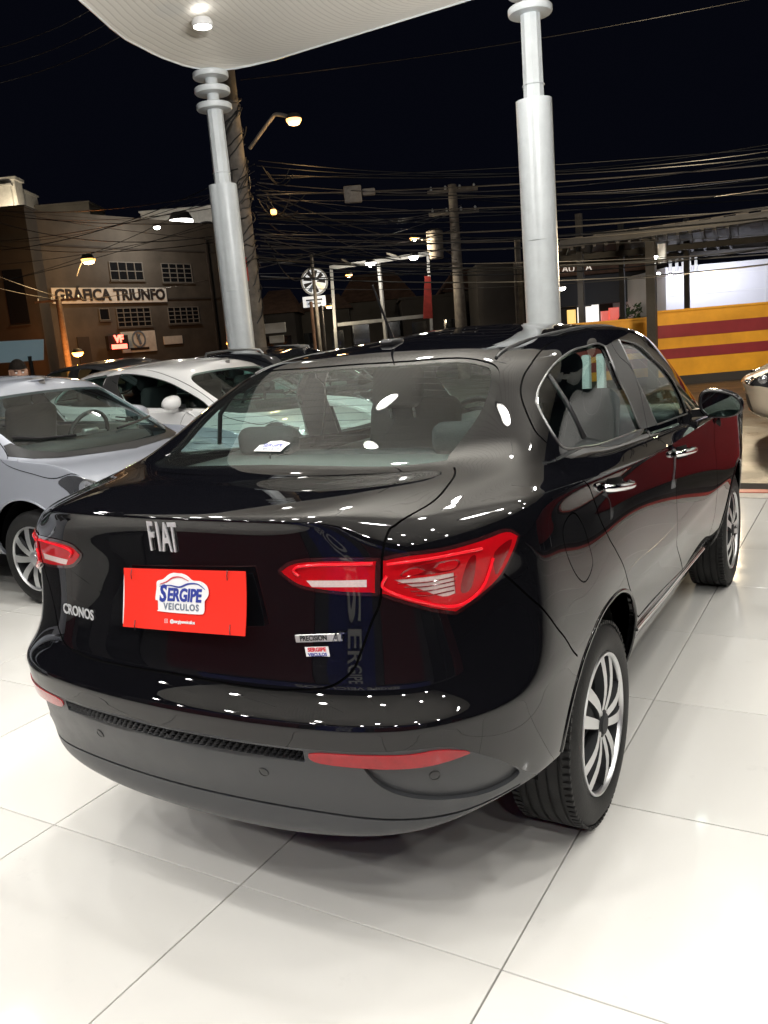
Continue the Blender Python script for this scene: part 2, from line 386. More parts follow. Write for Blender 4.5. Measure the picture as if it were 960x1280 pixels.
UV = dict(
    lid=[(2.962,11.63),(3.354,11.115),(3.684,10.197),(3.235,9.194),(3.091,8.963),(2.854,8.112),(2.713,7.214),(2.54,6.86),(2.355,6.465),(2.247,6.216),(2.087,6.023),(1.905,5.884),(1.652,5.811),(1.116,5.739)],
    lampin=[(1.375,7.753),(1.591,7.975),(2.062,8.05),(2.767,8.035),(2.662,7.299),(2.16,7.32),(1.66,7.411),(1.451,7.597)],
    lampout=[(2.83,8.03),(3.223,8.11),(3.885,8.092),(4.607,8.141),(5.186,8.213),(5.455,7.994),(5.227,7.663),(4.819,7.249),(4.365,7.025),(3.886,6.867),(3.473,6.987),(3.084,7.138),(2.723,7.297)],
    reverse=[(2.957,7.558),(3.969,7.542),(3.935,7.164),(3.722,7.151),(3.363,7.33)],
    bar=[(1.706,7.559),(2.55,7.581),(2.533,7.437),(1.767,7.431)],
    fog=[(1.762,3.439),(1.946,3.5),(2.557,3.505),(3.186,3.494),(3.627,3.528),(4.023,3.357),(4.081,3.267),(3.606,3.171),(3.161,3.137),(2.53,3.16),(1.921,3.211),(1.772,3.309)],
    plastic=[(1.208,3.561),(1.792,3.561),(2.562,3.574),(3.63,3.596),(4.06,3.34),(4.514,2.863),(5.017,2.175)],
    bumpseam=[(4.893,7.26),(5.114,7.036),(5.371,6.812),(5.769,6.539),(6.086,6.215),(6.416,5.719),(6.715,4.534)],
    flap=[(7.298,7.864),(7.536,7.453),(7.623,7.013),(7.639,6.666),(7.326,6.499),(7.064,6.711),(6.885,7.15),(6.921,7.641)],
    rdoor=[(9.114,14.66),(6.731,15.206),(5.144,14.923),(4.602,14.601),(4.255,14.201),(4.01,13.811),(4.099,13.269),(4.946,12.449),(6.339,11.614),(7.538,9.627),(7.99,7.832),(8.062,7.37),(8.248,6.873),(8.436,6.536),(8.665,6.006),(8.854,4.723),(8.983,3.546),(9.333,2.848)],
    bsplit=[(9.114,14.66),(9.81,13.519),(10.712,12.711),(10.733,9.644),(10.808,7.047),(10.797,6.433),(10.808,3.965),(11.458,2.234)],
    rwin=[(4.753,13.089),(4.798,13.45),(5.284,13.845),(6.066,14.072),(7.245,14.181),(8.528,14.034),(9.16,13.755),(9.693,13.031),(10.177,12.576),(10.508,12.04),(9.28,11.982),(8.103,11.808),(6.981,11.8),(6.237,12.091),(5.36,12.609)],
    fwin=[(10.156,13.9),(11.271,13.695),(11.98,13.377),(12.65,13.069),(12.945,12.652),(12.923,12.107),(11.209,12.042),(10.968,12.528),(10.509,13.098)],
    qbar=[(5.439,13.766),(7.966,11.937)],
    glass=[(1.021,14.012),(2.357,14.181),(2.916,14.171),(3.187,13.865),(3.242,13.318),(3.147,12.902),(2.94,12.453),(2.818,12.064),(2.759,11.82),(1.794,11.779),(0.809,11.866),(0.088,11.857)],
    ditch=[(2.473,14.261),(2.603,14.868),(2.803,15.807),(4.233,16.133)],
    placard=[(0.0,7.733),(1.056,7.728),(0.879,6.672),(0.0,6.667)],
    badge=[(0.04,8.482)],
    cronos=[(0.0,7.067),(0.0,6.867)],
    prec=[(1.48,6.591),(2.096,6.645)],
    stick=[(1.628,6.49),(1.887,6.372)],
    gstick=[(0.0,12.033),(0.0,12.433)],
    fdoorf=[(13.016,7.163),(13.118,6.344),(12.967,4.4),(13.467,1.833)],
    fdoort=[(10.167,14.6),(11.555,14.242),(12.32,13.849),(13.133,13.467),(13.7,13.0),(13.863,12.311),(12.62,7.604)],
    strip=[(9.344,2.658),(10.616,2.24),(11.733,2.1),(12.9,1.667)],
    rdbot=[(9.333,2.848),(10.511,2.563),(11.458,2.234)],
    scoop=[(2.464,3.197),(3.158,3.097),(3.6,3.091),(4.115,3.21),(4.511,2.824),(4.908,2.286),(4.472,2.065),(3.745,2.176),(3.078,2.377),(2.67,2.689)],
    lipgroove=[(1.003,1.857),(1.732,1.831),(2.543,1.748),(3.422,1.67),(4.209,1.619),(4.956,1.733)],
    guide=[(2.867,7.649),(2.797,7.396),(3.334,7.128),(3.91,6.967),(4.392,7.135),(4.711,7.634)],
    guide2=[(2.901,7.904),(3.621,7.932),(4.541,7.902)],
    step1=[(3.35,7.81),(4.056,7.802),(3.993,7.603),(3.402,7.606),(3.071,7.631)],
    step2=[(4.243,7.708),(4.404,7.769),(4.232,7.217),(4.024,7.185)],
    step3=[(4.769,7.748),(5.238,7.941),(4.859,7.423),(4.697,7.31)],
    guide3=[(1.622,7.658),(1.573,7.801),(1.773,7.904),(2.692,7.939)],
    precc=[(1.802,6.622)],
    stickc=[(1.75,6.42)],
    Lcronos=[(1.609,6.546)],
    Lgst=[(0.182,12.39)],
    handle=[(8.232,8.144),(9.013,7.746)],
    handle2=[(10.829,7.572),(11.549,7.348)],
    sensors=[(3.522,2.788),(1.115,2.753)])
# ------------------------------------------------------------------ cars: one spline skin, cut into panels along outlines given in (u, v)
def pip(P, poly):
    x, y = P[:, 0], P[:, 1]; poly = np.array(poly); ins = np.zeros(len(P), bool)
    a = poly; b = np.roll(poly, -1, 0)
    for (x1, y1), (x2, y2) in zip(a, b):
        if y1 == y2: continue
        c = ((y1 > y) != (y2 > y)) & (x < (x2 - x1) * (y - y1) / (y2 - y1) + x1)
        ins ^= c
    return ins
def smooth_uv(P, n=5, closed=True, corners=()):
    P = [np.array(p, float) for p in P]; N = len(P); out = []
    if corners and closed:
        cs = sorted(corners)
        for a, b in zip(cs, cs[1:] + [cs[0] + N]):
            out += spline([P[k % N] for k in range(a, b + 1)], n)[:-1]
        return np.array(out)
    return np.array(spline(P, n, closed))
def band(S, L, w, closed=False):
    L = np.array(L, float); N = len(L)
    T = (np.roll(L, -1, 0) - np.roll(L, 1, 0)) if closed else np.gradient(L, axis=0)
    p, pu, pv = S.ev(L[:, 0], L[:, 1], True); n = np.cross(pu, pv); n /= np.linalg.norm(n, axis=1, keepdims=True) + 1e-12
    t3 = pu * T[:, :1] + pv * T[:, 1:]; s3 = np.cross(n, t3); s3 /= np.linalg.norm(s3, axis=1, keepdims=True) + 1e-12
    D = []
    for k in range(N):
        J = np.stack([pu[k], pv[k]], 1); D.append(np.linalg.lstsq(J, s3[k], rcond=None)[0])
    D = np.array(D) * w / 2
    A, B = L + D, L - D
    if closed: return [A, B]
    return [np.concatenate([A, B[::-1]])]
def partition(S, regions, bands, step):
    """regions: (name, polygon) first match wins; bands: (name, loop list) thin strips taken out before everything"""
    U, Vv = S.nu - 1., S.nv - 1.
    pts = []; edges = []; clamp = lambda P: np.stack([np.clip(P[:, 0], 0, U), np.clip(P[:, 1], 0, Vv)], 1)
    def loop(P):
        P = clamp(np.array(P)); b = len(pts)
        for p in P: pts.append(tuple(p))
        for k in range(len(P)):
            if np.abs(P[k] - P[(k + 1) % len(P)]).max() > 1e-6: edges.append((b + k, b + (k + 1) % len(P)))
    for _, ls in bands:
        for l in ls: loop(l)
    for _, l in regions: loop(l)
    gu = np.arange(0, U + 1e-6, step); gv = np.arange(0, Vv + 1e-6, step)
    loop([(0, 0), (U, 0), (U, Vv), (0, Vv)])
    for a in gu:
        for b in gv: pts.append((float(a), float(b)))
    vs, _, fs, _, _, _ = delaunay_2d_cdt([Vector(p) for p in pts], edges, [], 0, 1e-4)
    V = np.array([(v.x, v.y) for v in vs]); F = np.array([list(f)[:3] for f in fs])
    A = V[F]; ar = (A[:, 1, 0] - A[:, 0, 0]) * (A[:, 2, 1] - A[:, 0, 1]) - (A[:, 2, 0] - A[:, 0, 0]) * (A[:, 1, 1] - A[:, 0, 1])
    F[ar < 0] = F[ar < 0][:, ::-1]; F = F[np.abs(ar) > 1e-7]; c = V[F].mean(1)
    lab = np.full(len(F), -1)
    names = ['void']
    for nme, l in regions:
        if nme == 'void': lab[pip(c, l)] = 0        # wheel openings win over the seams that end in them
    for nme, ls in bands:
        if nme not in names: names.append(nme)
        k = names.index(nme); m = pip(c, ls[0])
        if len(ls) == 2: m ^= pip(c, ls[1])
        lab[m & (lab < 0)] = k
    for nme, l in regions:
        if nme not in names: names.append(nme)
        lab[pip(c, l) & (lab < 0)] = names.index(nme)
    names.append('body'); lab[lab < 0] = len(names) - 1
    return V, {n: F[lab == k] for k, n in enumerate(names)}
class Shell:
    def __init__(s, S, V, parts): s.S, s.V, s.parts = S, V, parts; s.p, s.n = S.nrm(V[:, 0], V[:, 1])
    def panel(s, name, regs, m, parent, sides=(1, -1), off=0., flange=.010):
        VV = []; FF = []; NN = []
        F = np.concatenate([s.parts[r] for r in regs if r in s.parts and len(s.parts[r])] or [np.zeros((0, 3), int)])
        if not len(F): return None
        ids, inv = np.unique(F, return_inverse=True); G = inv.reshape(F.shape)
        P = s.p[ids] + s.n[ids] * off; N = s.n[ids]; uv = s.V[ids]
        E = {}
        for f in G:
            for a, b in ((f[0], f[1]), (f[1], f[2]), (f[2], f[0])): E[(a, b)] = 1
        bd = [(a, b) for (a, b) in E if (b, a) not in E and not (
            (uv[a, 0] < 1e-4 and uv[b, 0] < 1e-4) or (uv[a, 0] > s.S.nu - 1 - 1e-4 and uv[b, 0] > s.S.nu - 1 - 1e-4) or (uv[a, 1] > s.S.nv - 1 - 1e-4 and uv[b, 1] > s.S.nv - 1 - 1e-4))]
        for sd in sides:
            k = np.array([sd, 1, 1]); b0 = len(VV); VV += list(P * k); NK = N * k
            for f in G:
                g = f if sd > 0 else f[::-1]
                FF.append([b0 + i for i in g]); NN += [NK[i] for i in g]
            if flange:
                c0 = len(VV); cache = {}
                def low(i, P=P, N=N, k=k, cache=cache):
                    if i not in cache: cache[i] = len(VV); VV.append((P[i] - N[i] * flange) * k)
                    return cache[i]
                for a, b in bd:
                    q = [b0 + b, b0 + a, low(a), low(b)]
                    if sd < 0: q = q[::-1]
                    v = [np.array(VV[i]) for i in q]; fn = np.cross(v[2] - v[0], v[3] - v[1]); fn = fn / (np.linalg.norm(fn) + 1e-12)
                    FF.append(q); NN += [fn] * 4
        return mesh_obj(name, VV, FF, m, parent, normals=NN)
    def pt(s, u, v, sd=1, off=0.):
        p, n = s.S.nrm(np.array(float(u)), np.array(float(v))); k = np.array([sd, 1, 1]); return Vector((p + n * off) * k)
    def nm(s, u, v, sd=1):
        p, n = s.S.nrm(np.array(float(u)), np.array(float(v))); return Vector(n * np.array([sd, 1, 1]))
    def line(s, L, sd=1, off=0.): return [s.pt(a, b, sd, off) for a, b in L]

def wheel(parent, x, y, R=.308, r=.213, wd=.195, style='twin', rimm='machined', detail=True):
    """outer face towards sign(x); local X is the axle"""
    sd = 1 if x > 0 else -1; cx = x; M3 = Matrix(((0, 0, sd), (0, 1, 0), (1, 0, 0))) if sd > 0 else Matrix(((0, 0, -1), (0, 1, 0), (1, 0, 0)))
    C = Vector((cx, y, R)); e = bpy.data.objects.new('wheel', None); put(e, parent); e.location = C
    n = 96 if detail else 40; h = wd / 2; t = MB()
    prof = [(r - .012, -.02), (r + .004, -.004), (r + .018, .003), (r + .040, .006), (R - .030, .002), (R - .012, -.010), (R - .003, -.026)]
    gro = []
    for k in range(4): z = -.045 - k * .034; gro += [(R, z + .012), (R - .007, z + .010), (R - .007, z + .003), (R, z + .001)]
    prof += gro + [(R - .003, -wd + .022), (R - .014, -wd + .006), (r + .03, -wd - .002), (r, -wd + .01), (r - .012, -wd + .02)]
    t.lathe(prof, n, M3); ty = t.build('tyre', 'rubber', e, smooth=50)
    if detail:   # lateral tread blocks along both shoulders
        tb = MB()
        for k in range(84):
            a = 2 * pi * k / 84
            for zz in (-.018, -wd + .018):
                rad = R - .004; cpt = M3 @ Vector((rad * cos(a), rad * sin(a), zz))
                X = M3 @ Vector((cos(a), sin(a), 0)); Y = M3 @ Vector((-sin(a), cos(a), 0)); Z = M3 @ Vector((0, 0, 1))
                tb.box(cpt, (.010, .0135, .022), M=Matrix((X, Y, Z)).transposed())
        tag(tb.build('tread_block', 'rubber', e), kind='stuff')
    b = MB(); b.lathe([(r + .002, -.008), (r, .001), (r - .006, .002), (r - .010, -.003), (r - .012, -.012)], n, M3); bb_ = MB(); bb_.lathe([(r - .012, -.012), (r - .018, -.03), (r - .024, -.09), (r - .014, -.16), (r - .004, -.17)], n, M3); bb_.build('rim_barrel', 'wheel_dark', e, smooth=40)
    rm = b.build('rim', rimm, e, smooth=40)
    d = MB(); d.lathe([(r - .02, -.085), (.04, -.085), (.0, -.085)], 40, M3); d.build('rim_well', 'wheel_dark', e)
    bd = MB(); bd.lathe([(.135, -.07), (.135, -.062), (.0, -.062)], 32, M3); bd.build('brake_disc', 'brake', e, smooth=30)
    off = .35
    def spoke(a0, a1, w0, w1, z0, z1, th, m, name):
        q = MB(); c0, s0 = cos(a0), sin(a0); P0 = Vector((.030 * c0, .030 * s0, z0)); P1 = Vector(((r - .012) * cos(a1), (r - .012) * sin(a1), z1))
        N = 6; V = []
        for k in range(N + 1):
            f = k / N; c = P0.lerp(P1, f); c.z = z0 + (z1 - z0) * f + .012 * sin(pi * f); dr = (P1 - P0); dr.z = 0; dr.normalize(); tt = Vector((-dr.y, dr.x, 0)); w_ = w0 + (w1 - w0) * f
            V += [M3 @ (c + tt * w_ / 2), M3 @ (c - tt * w_ / 2), M3 @ (c - tt * (w_ / 2 + .004) - Vector((0, 0, th))), M3 @ (c + tt * (w_ / 2 + .004) - Vector((0, 0, th)))]
        F = []
        for k in range(N):
            for j in range(4): F.append((k * 4 + j, k * 4 + (j + 1) % 4, k * 4 + 4 + (j + 1) % 4, k * 4 + 4 + j))
        q.add(V, F); o_ = q.build(name, [m, 'wheel_dark'], e, smooth=30, fix=False)
        top = M3 @ Vector((0, 0, 1)); o_.data.polygons.foreach_set('material_index', [0 if (k % 4 == 0) else 1 for k in range(len(F))])
        bm = bmesh.new(); bm.from_mesh(o_.data); bmesh.ops.recalc_face_normals(bm, faces=bm.faces); bm.to_mesh(o_.data); bm.free(); return o_
    if style == 'twin':
        for k in range(5):
            a = off + 2 * pi * k / 5
            spoke(a, a, .052, .074, -.020, -.026, .03, 'wheel_dark', 'spoke_web')
            for s_ in (-1, 1): spoke(a + s_ * .42, a + s_ * .22, .022, .038, -.006, -.008, .028, rimm, 'spoke')
            spoke(a + pi / 5, a + pi / 5 , .012, .012, -.035, -.05, .02, 'wheel_dark', 'spoke_web') if detail else None
    else:
        for k in range(9 if style == 'nine' else 7):
            a = off + 2 * pi * k / (9 if style == 'nine' else 7); spoke(a, a + .12, .034, .050, -.008, -.012, .022, rimm, 'spoke')
    hb = MB(); hb.lathe([(.062, -.03), (.052, -.006), (.034, -.002), (.030, .004), (0, .005)], 28, M3); hb.build('hub_cap', 'wheel_dark' if style == 'twin' else rimm, e, smooth=40)
    if detail:
        for k in range(4):
            a = off + pi / 4 + k * pi / 2; q = MB(); q.lathe([(.008, -.012), (.008, -.001), (0, 0)], 8, M3, c=M3 @ Vector((.043 * cos(a), .043 * sin(a), 0))); q.build('wheel_bolt', 'satin_chrome', e)
    return e

ARCH_R = [(.372, .10), (.372, .33), (.362, .43), (.325, .54), (.235, .64), (.11, .695), (-.01, .708), (-.14, .692), (-.26, .638), (-.35, .558), (-.398, .48), (-.412, .42), (-.42, .10)]
ARCH_F = [(2.521 + .385 * cos(a), .312 + .392 * sin(a)) for a in np.linspace(pi, 0, 13)]
ARCH_F = [(2.136, .05)] + ARCH_F + [(2.906, .05)]
def car_shell(hero, net, step):
    S = Surf(net)
    dense = lambda A: [tuple(p) for p in [np.array(A[0])] + spline(A[1:-1], 4 if len(A) < 14 else 3) + [np.array(A[-1])]]
    ar = S.inv(dense(ARCH_R), 'side', (5, 11, 0, 7)); ar[0, 1] = ar[-1, 1] = -.1; ar[0, 0] = ar[1, 0]; ar[-1, 0] = ar[-2, 0]; af = S.inv(dense(ARCH_F), 'side', (12, 18, 0, 7.5)); af[0, 1] = af[-1, 1] = -.1; af[0, 0] = af[1, 0]; af[-1, 0] = af[-2, 0]
    D = UV
    glassp = [(0, 11.905)] + D['glass'][::-1][1:] + [(0, 14.0)]
    g = np.array(spline(glassp, 5))
    rw = smooth_uv(D['rwin'], 5, True, (0, 6, 9)); fw = smooth_uv(D['fwin'] if hero else [(10.158, 13.902), (11.3, 13.80), (12.5, 13.62), (13.6, 13.35), (14.4, 12.75), (14.5, 12.2), (11.209, 12.042), (10.968, 12.528), (10.509, 13.098)], 5, True, (0, 5, 6))
    lidl = smooth_uv(D['lid'] + [(0, 5.79)], 5, False); lidp = [(0, 11.6)] + [tuple(x) for x in lidl]
    li = smooth_uv(D['lampin'], 4, True, (0, 3, 4)); lo = smooth_uv(D['lampout'], 4, True, (0, 5, 12, 9))
    bs = smooth_uv(D['bsplit'], 5, False); rd = smooth_uv(D['rdoor'], 5, False); rb = D['rdbot']
    rdp = np.concatenate([rd, np.array(rb[1:]), bs[::-1]]); rdl = np.concatenate([rd, np.array(rb[1:])])
    ft = smooth_uv([D['bsplit'][0]] + D['fdoort'][:-1] + [(13.6, 10.4)] if hero else [(9.115, 14.665), (11.5, 14.4), (13, 14.1), (14.4, 13.6), (15.0, 12.9), (14.9, 12.0), (14.2, 10.4)], 5, False); ff = smooth_uv([(13.45, 9.2)] + D['fdoorf'][:1] + [(13.05, 6.5), (13.08, 4.4), (13.15, 2.6), (13.1, 1.9)] if hero else [(13.7, 9.2), (13.3, 7.5), (13.1, 6.5), (13.08, 4.4), (13.15, 2.6), (13.1, 1.9)], 5, False)
    fl = np.concatenate([ft, ff, np.array([D['rdbot'][-1]])]); fdp = np.concatenate([fl, bs[::-1]])
    wsp = smooth_uv([(20, 12.12), (18, 12.17), (16.6, 12.26), (15.8, 12.5), (15.45, 13.1), (15.4, 13.7), (16.1, 14.02), (17, 14.1), (20, 14.1)], 4, False)
    flp = smooth_uv(D['flap'], 4, True)
    hood = smooth_uv([(15.2, 11.7), (14.8, 10.6), (14.4, 9.0), (14.45, 7.6), (15.15, 7.2), (15.8, 7.15), (16.6, 7.9), (17.8, 8.4), (18.8, 8.15), (20, 8.1)], 5, False)
    W = .0058 if hero else .007
    cl = lambda l: band(S, l, W, True); op = lambda l: band(S, l, W)
    bumps = smooth_uv(D['bumpseam'], 4, False); fbump = smooth_uv([(16.9, 6.5), (16.4, 6.1), (15.9, 5.6), (15.35, 4.4)], 4, False)
    bands = [('seam', op(lidl)), ('seam', op(rdl)), ('seam', op(bs)), ('seam', op(fl)), ('seam', op(bumps)), ('seam', op(hood)), ('seam', op(fbump))]
    if hero: bands += [('seam', op(smooth_uv([(0, UV['lipgroove'][0][1])] + UV['lipgroove'], 4, False))), ('seam', band(S, flp, .0042, True)), ('lamp_frame', band(S, li, .009, True)), ('lamp_frame_out', band(S, lo, .009, True)), ('rear_frit', band(S, g, .0) if 0 else [np.array([(0, 11.9)] * 3)])]
    bands = [b for b in bands if not (len(b[1]) == 1 and len(b[1][0]) == 3)]
    plast = [(0, 3.55)] + [tuple(x) for x in smooth_uv(D['plastic'][:5], 3, False)] + [(4.524, 2.875), (5.037, 2.222), (5.5, 1.55), (6.1, .9), (6.8, .55), (7.2, -.1), (0, -.1)]
    # clear glass inside the dark frit border
    gi = g.copy(); n0 = len(gi)
    bi = band(S, g, .052)[0]; A, B = bi[:n0], bi[n0:][::-1]; cen = np.array([0., 13.]); inner = A if np.linalg.norm(A - cen, axis=1).mean() < np.linalg.norm(B - cen, axis=1).mean() else B
    inner = inner.copy(); inner[0, 0] = inner[-1, 0] = 0
    regs = [('void', ar), ('void', af), ('rear_window', inner), ('rear_frit', g), ('side_window_r', rw), ('side_window_f', fw)] + ([] if hero else [('cowl', [(14.9, 11.95), (20, 11.75), (20, 12.18), (17.5, 12.22), (16.2, 12.36), (15.6, 12.62), (15.1, 12.5)])]) + [('windscreen', wsp)]
    if hero:
        regs += [('reverse_lens', smooth_uv(D['reverse'], 3, True, (0, 1, 2))), ('light_bar', np.array(D['bar'])), ('fog', smooth_uv(D['fog'], 3, True, (0, 6))),
                 ('mesh_strip', np.array([(0, 3.17), (1.69, 3.19), (1.69, 3.50), (0, 3.50)])), ('lamp_in', li), ('lamp_out', lo),
                 ('fuel_flap', flp), ('bumper_scoop', smooth_uv(UV['scoop'], 4, True, (0, 3)))]
    else:
        regs += [('lamp_in', li), ('lamp_out', lo), ('fog', np.array(D['fog']))]
    regs += [('headlamp', smooth_uv([(15.85, 7.05), (16.6, 7.75), (17.8, 8.3), (18.6, 7.6), (18.0, 6.9), (17.0, 6.55), (16.5, 6.25), (16.1, 6.7)], 4, True)),
             ('grille', np.array([(18.75, 5.0), (20, 4.9), (20, 7.0), (18.95, 6.9)])), ('lower_grille', np.array([(18.0, 1.5), (20, 1.5), (20, 3.9), (18.3, 3.8)]))]
    pc = np.array([D['rwin'][6], D['rwin'][7], D['rwin'][8], D['rwin'][9], D['fwin'][6], D['fwin'][7], D['fwin'][8], D['fwin'][0]])
    regs += [('pillar_cover', pc), ('valance', plast), ('trunk_lid', lidp), ('rear_door', rdp), ('front_door', fdp),
             ('rear_bumper', [(0, -.1), (0, 6.4), (2.5, 7.72), (3.8, 7.9), (4.66, 7.8)] + [tuple(x) for x in bumps] + [(7.1, 3.6), (7.3, -.1)]),
             ('hood', [(20, 12.15), (17, 12.2), (16, 11.9)] + [tuple(x) for x in hood]),
             ('front_bumper', [(20, -.1), (20, 7.2), (18.6, 7.1)] + [tuple(x) for x in fbump] + [(15.0, 4.2), (15.0, -.1)])]
    V, parts = partition(S, regs, bands, step)
    return Shell(S, V, parts), dict(rw=rw, fw=fw, g=g, li=li, lo=lo, ar=ar, af=af, rdl=rdl)

def seat(parent, x, y, m='fabric_dark', w=.46):
    e = bpy.data.objects.new('seat', None); put(e, parent); e.location = (x, y, 0)
    R = Matrix.Rotation(radians(-14), 3, 'X').transposed()
    MB().rbox((0, .25, .62), (w, .50, .16), .06, 4).build('seat_cushion', m, e, smooth=60)
    MB().rbox((0, -.03, .92), (w, .13, .62), .06, 4, M=R.inverted()).build('seat_back', m, e, smooth=60)
    h = MB(); h.rbox((0, -.12, 1.285), (.245, .105, .20), .05, 5, M=R.inverted()); h.build('headrest', m, e, smooth=60)
    p = MB(); p.tube([(-.06, -.11, 1.24), (-.06, -.09, 1.14)], .006); p.tube([(.06, -.11, 1.24), (.06, -.09, 1.14)], .006); p.build('headrest_post', 'satin_chrome', e, smooth=60)
    return e
def interior(root, m='fabric_dark', hero=True):
    for x in (-.36, .36): seat(root, x, 1.12, m)
    b = MB(); b.rbox((0, .34, .60), (1.25, .50, .20), .06, 4); b.rbox((0, .12, .88), (1.25, .16, .50), .06, 4); b.build('rear_seat', m, root, smooth=60)
    for x in (-.40, .40): h = MB(); h.rbox((x, .09, 1.165), (.25, .09, .11), .04, 4); h.build('headrest', m, root, smooth=60)
    MB().rbox((0, -.13, 1.105), (1.14, .42, .03), .012, 2).build('parcel_shelf', 'trim_grey', root, smooth=40)
    d = MB(); d.rbox((0, 2.20 if hero else 2.08, .92 if hero else .87), (1.36 if hero else 1.22, .50 if hero else .42, .22), .07, 4); d.rbox((0, 2.02, .88), (.34, .2, .20), .04, 3); d.build('dashboard', 'dash', root, smooth=60)
    sw = bpy.data.objects.new('steering_wheel', None); put(sw, root); sw.location = (-.36, 1.80, .97); sw.rotation_euler = (radians(68), 0, 0)
    t = MB(); t.tube([(.185 * cos(a), .185 * sin(a), 0) for a in np.linspace(0, 2 * pi, 33)[:-1]], .016, 8, True); t.build('wheel_ring', 'dash', sw, smooth=60)
    t = MB(); t.rbox((0, 0, -.01), (.15, .11, .05), .02, 3); t.beam((-.18, 0, 0), (.18, 0, 0), .03, .02); t.beam((0, 0, 0), (0, -.18, 0), .03, .02); t.build('wheel_hub', 'satin_chrome', sw, smooth=40)
    rm = MB(); rm.rbox((0, 1.62, 1.37), (.24, .03, .07), .015, 3); rm.build('rear_view_mirror', 'dash', root, smooth=40)

def hatch_headliner(sh, root):
    V = []; F = []
    us = np.arange(0, 20.01, .5); vs = np.array([14.3, 14.8, 15.4, 16, 17])
    for sd in (1, -1):
        b = len(V)
        for v in vs:
            for u in us: V.append(sh.pt(u, v, sd, -.035))
        n = len(us)
        for j in range(len(vs) - 1):
            for i in range(n - 1):
                q = (b + j * n + i, b + j * n + i + 1, b + (j + 1) * n + i + 1, b + (j + 1) * n + i); F.append(q if sd < 0 else q[::-1])
    mesh_obj('headliner', V, F, 'headliner', root, smooth=True)

def mirror(root, sh, sd, paint, hero):
    e = MB(); c = Vector((sd * .880, 1.80, 1.078))
    # shell: a rounded pod, flat towards the rear
    bm = bmesh.new(); bmesh.ops.create_uvsphere(bm, u_segments=24, v_segments=16, radius=1)
    V = []
    for v in bm.verts:
        x, y, z = v.co; sx = abs(x) ** .75 * (1 if x > 0 else -1); sz = abs(z) ** .8 * (1 if z > 0 else -1)
        yy = max(y, -.25); taper = 1 - .22 * (x * sd + 1) / 2 * 1
        V.append(Vector((sx * .098, yy * .095, sz * .066 * (1 - .18 * (x * sd)) - .012 * x * sd)) + c)
    F = [[v.index for v in f.verts] for f in bm.faces]; bm.free()
    sm = mesh_obj('wing_mirror', V, F, paint, root, smooth=True)
    g = MB(); pts = []
    for a in np.linspace(0, 2 * pi, 28)[:-1]:
        x, z = cos(a), sin(a); sx = abs(x) ** .75 * (1 if x > 0 else -1); sz = abs(z) ** .8 * (1 if z > 0 else -1)
        pts.append((c.x + sx * .086, c.y - .0265, c.z + sz * .055 * (1 - .18 * x * sd) - .012 * x * sd))
    g.V = [Vector(p) for p in pts]; g.F = [tuple(range(len(pts))) if sd > 0 else tuple(range(len(pts)))[::-1]]; g.I = [0]
    for v in g.V: v.y += (v.z - c.z) * .22 + (v.x - c.x) * sd * -.10
    g.build('mirror_glass', 'mirror_glass', sm)
    bz = MB(); bz.tube([Vector(p) + Vector((0, .001, 0)) for p in pts], .006, 6, True); bz.build('mirror_bezel', 'satin_black', sm, smooth=60)
    st = MB(); st.beam((sd * .755, 1.84, 1.035), (sd * .82, 1.83, 1.04), .08, .035); st.build('mirror_arm', 'satin_black', sm, smooth=30)

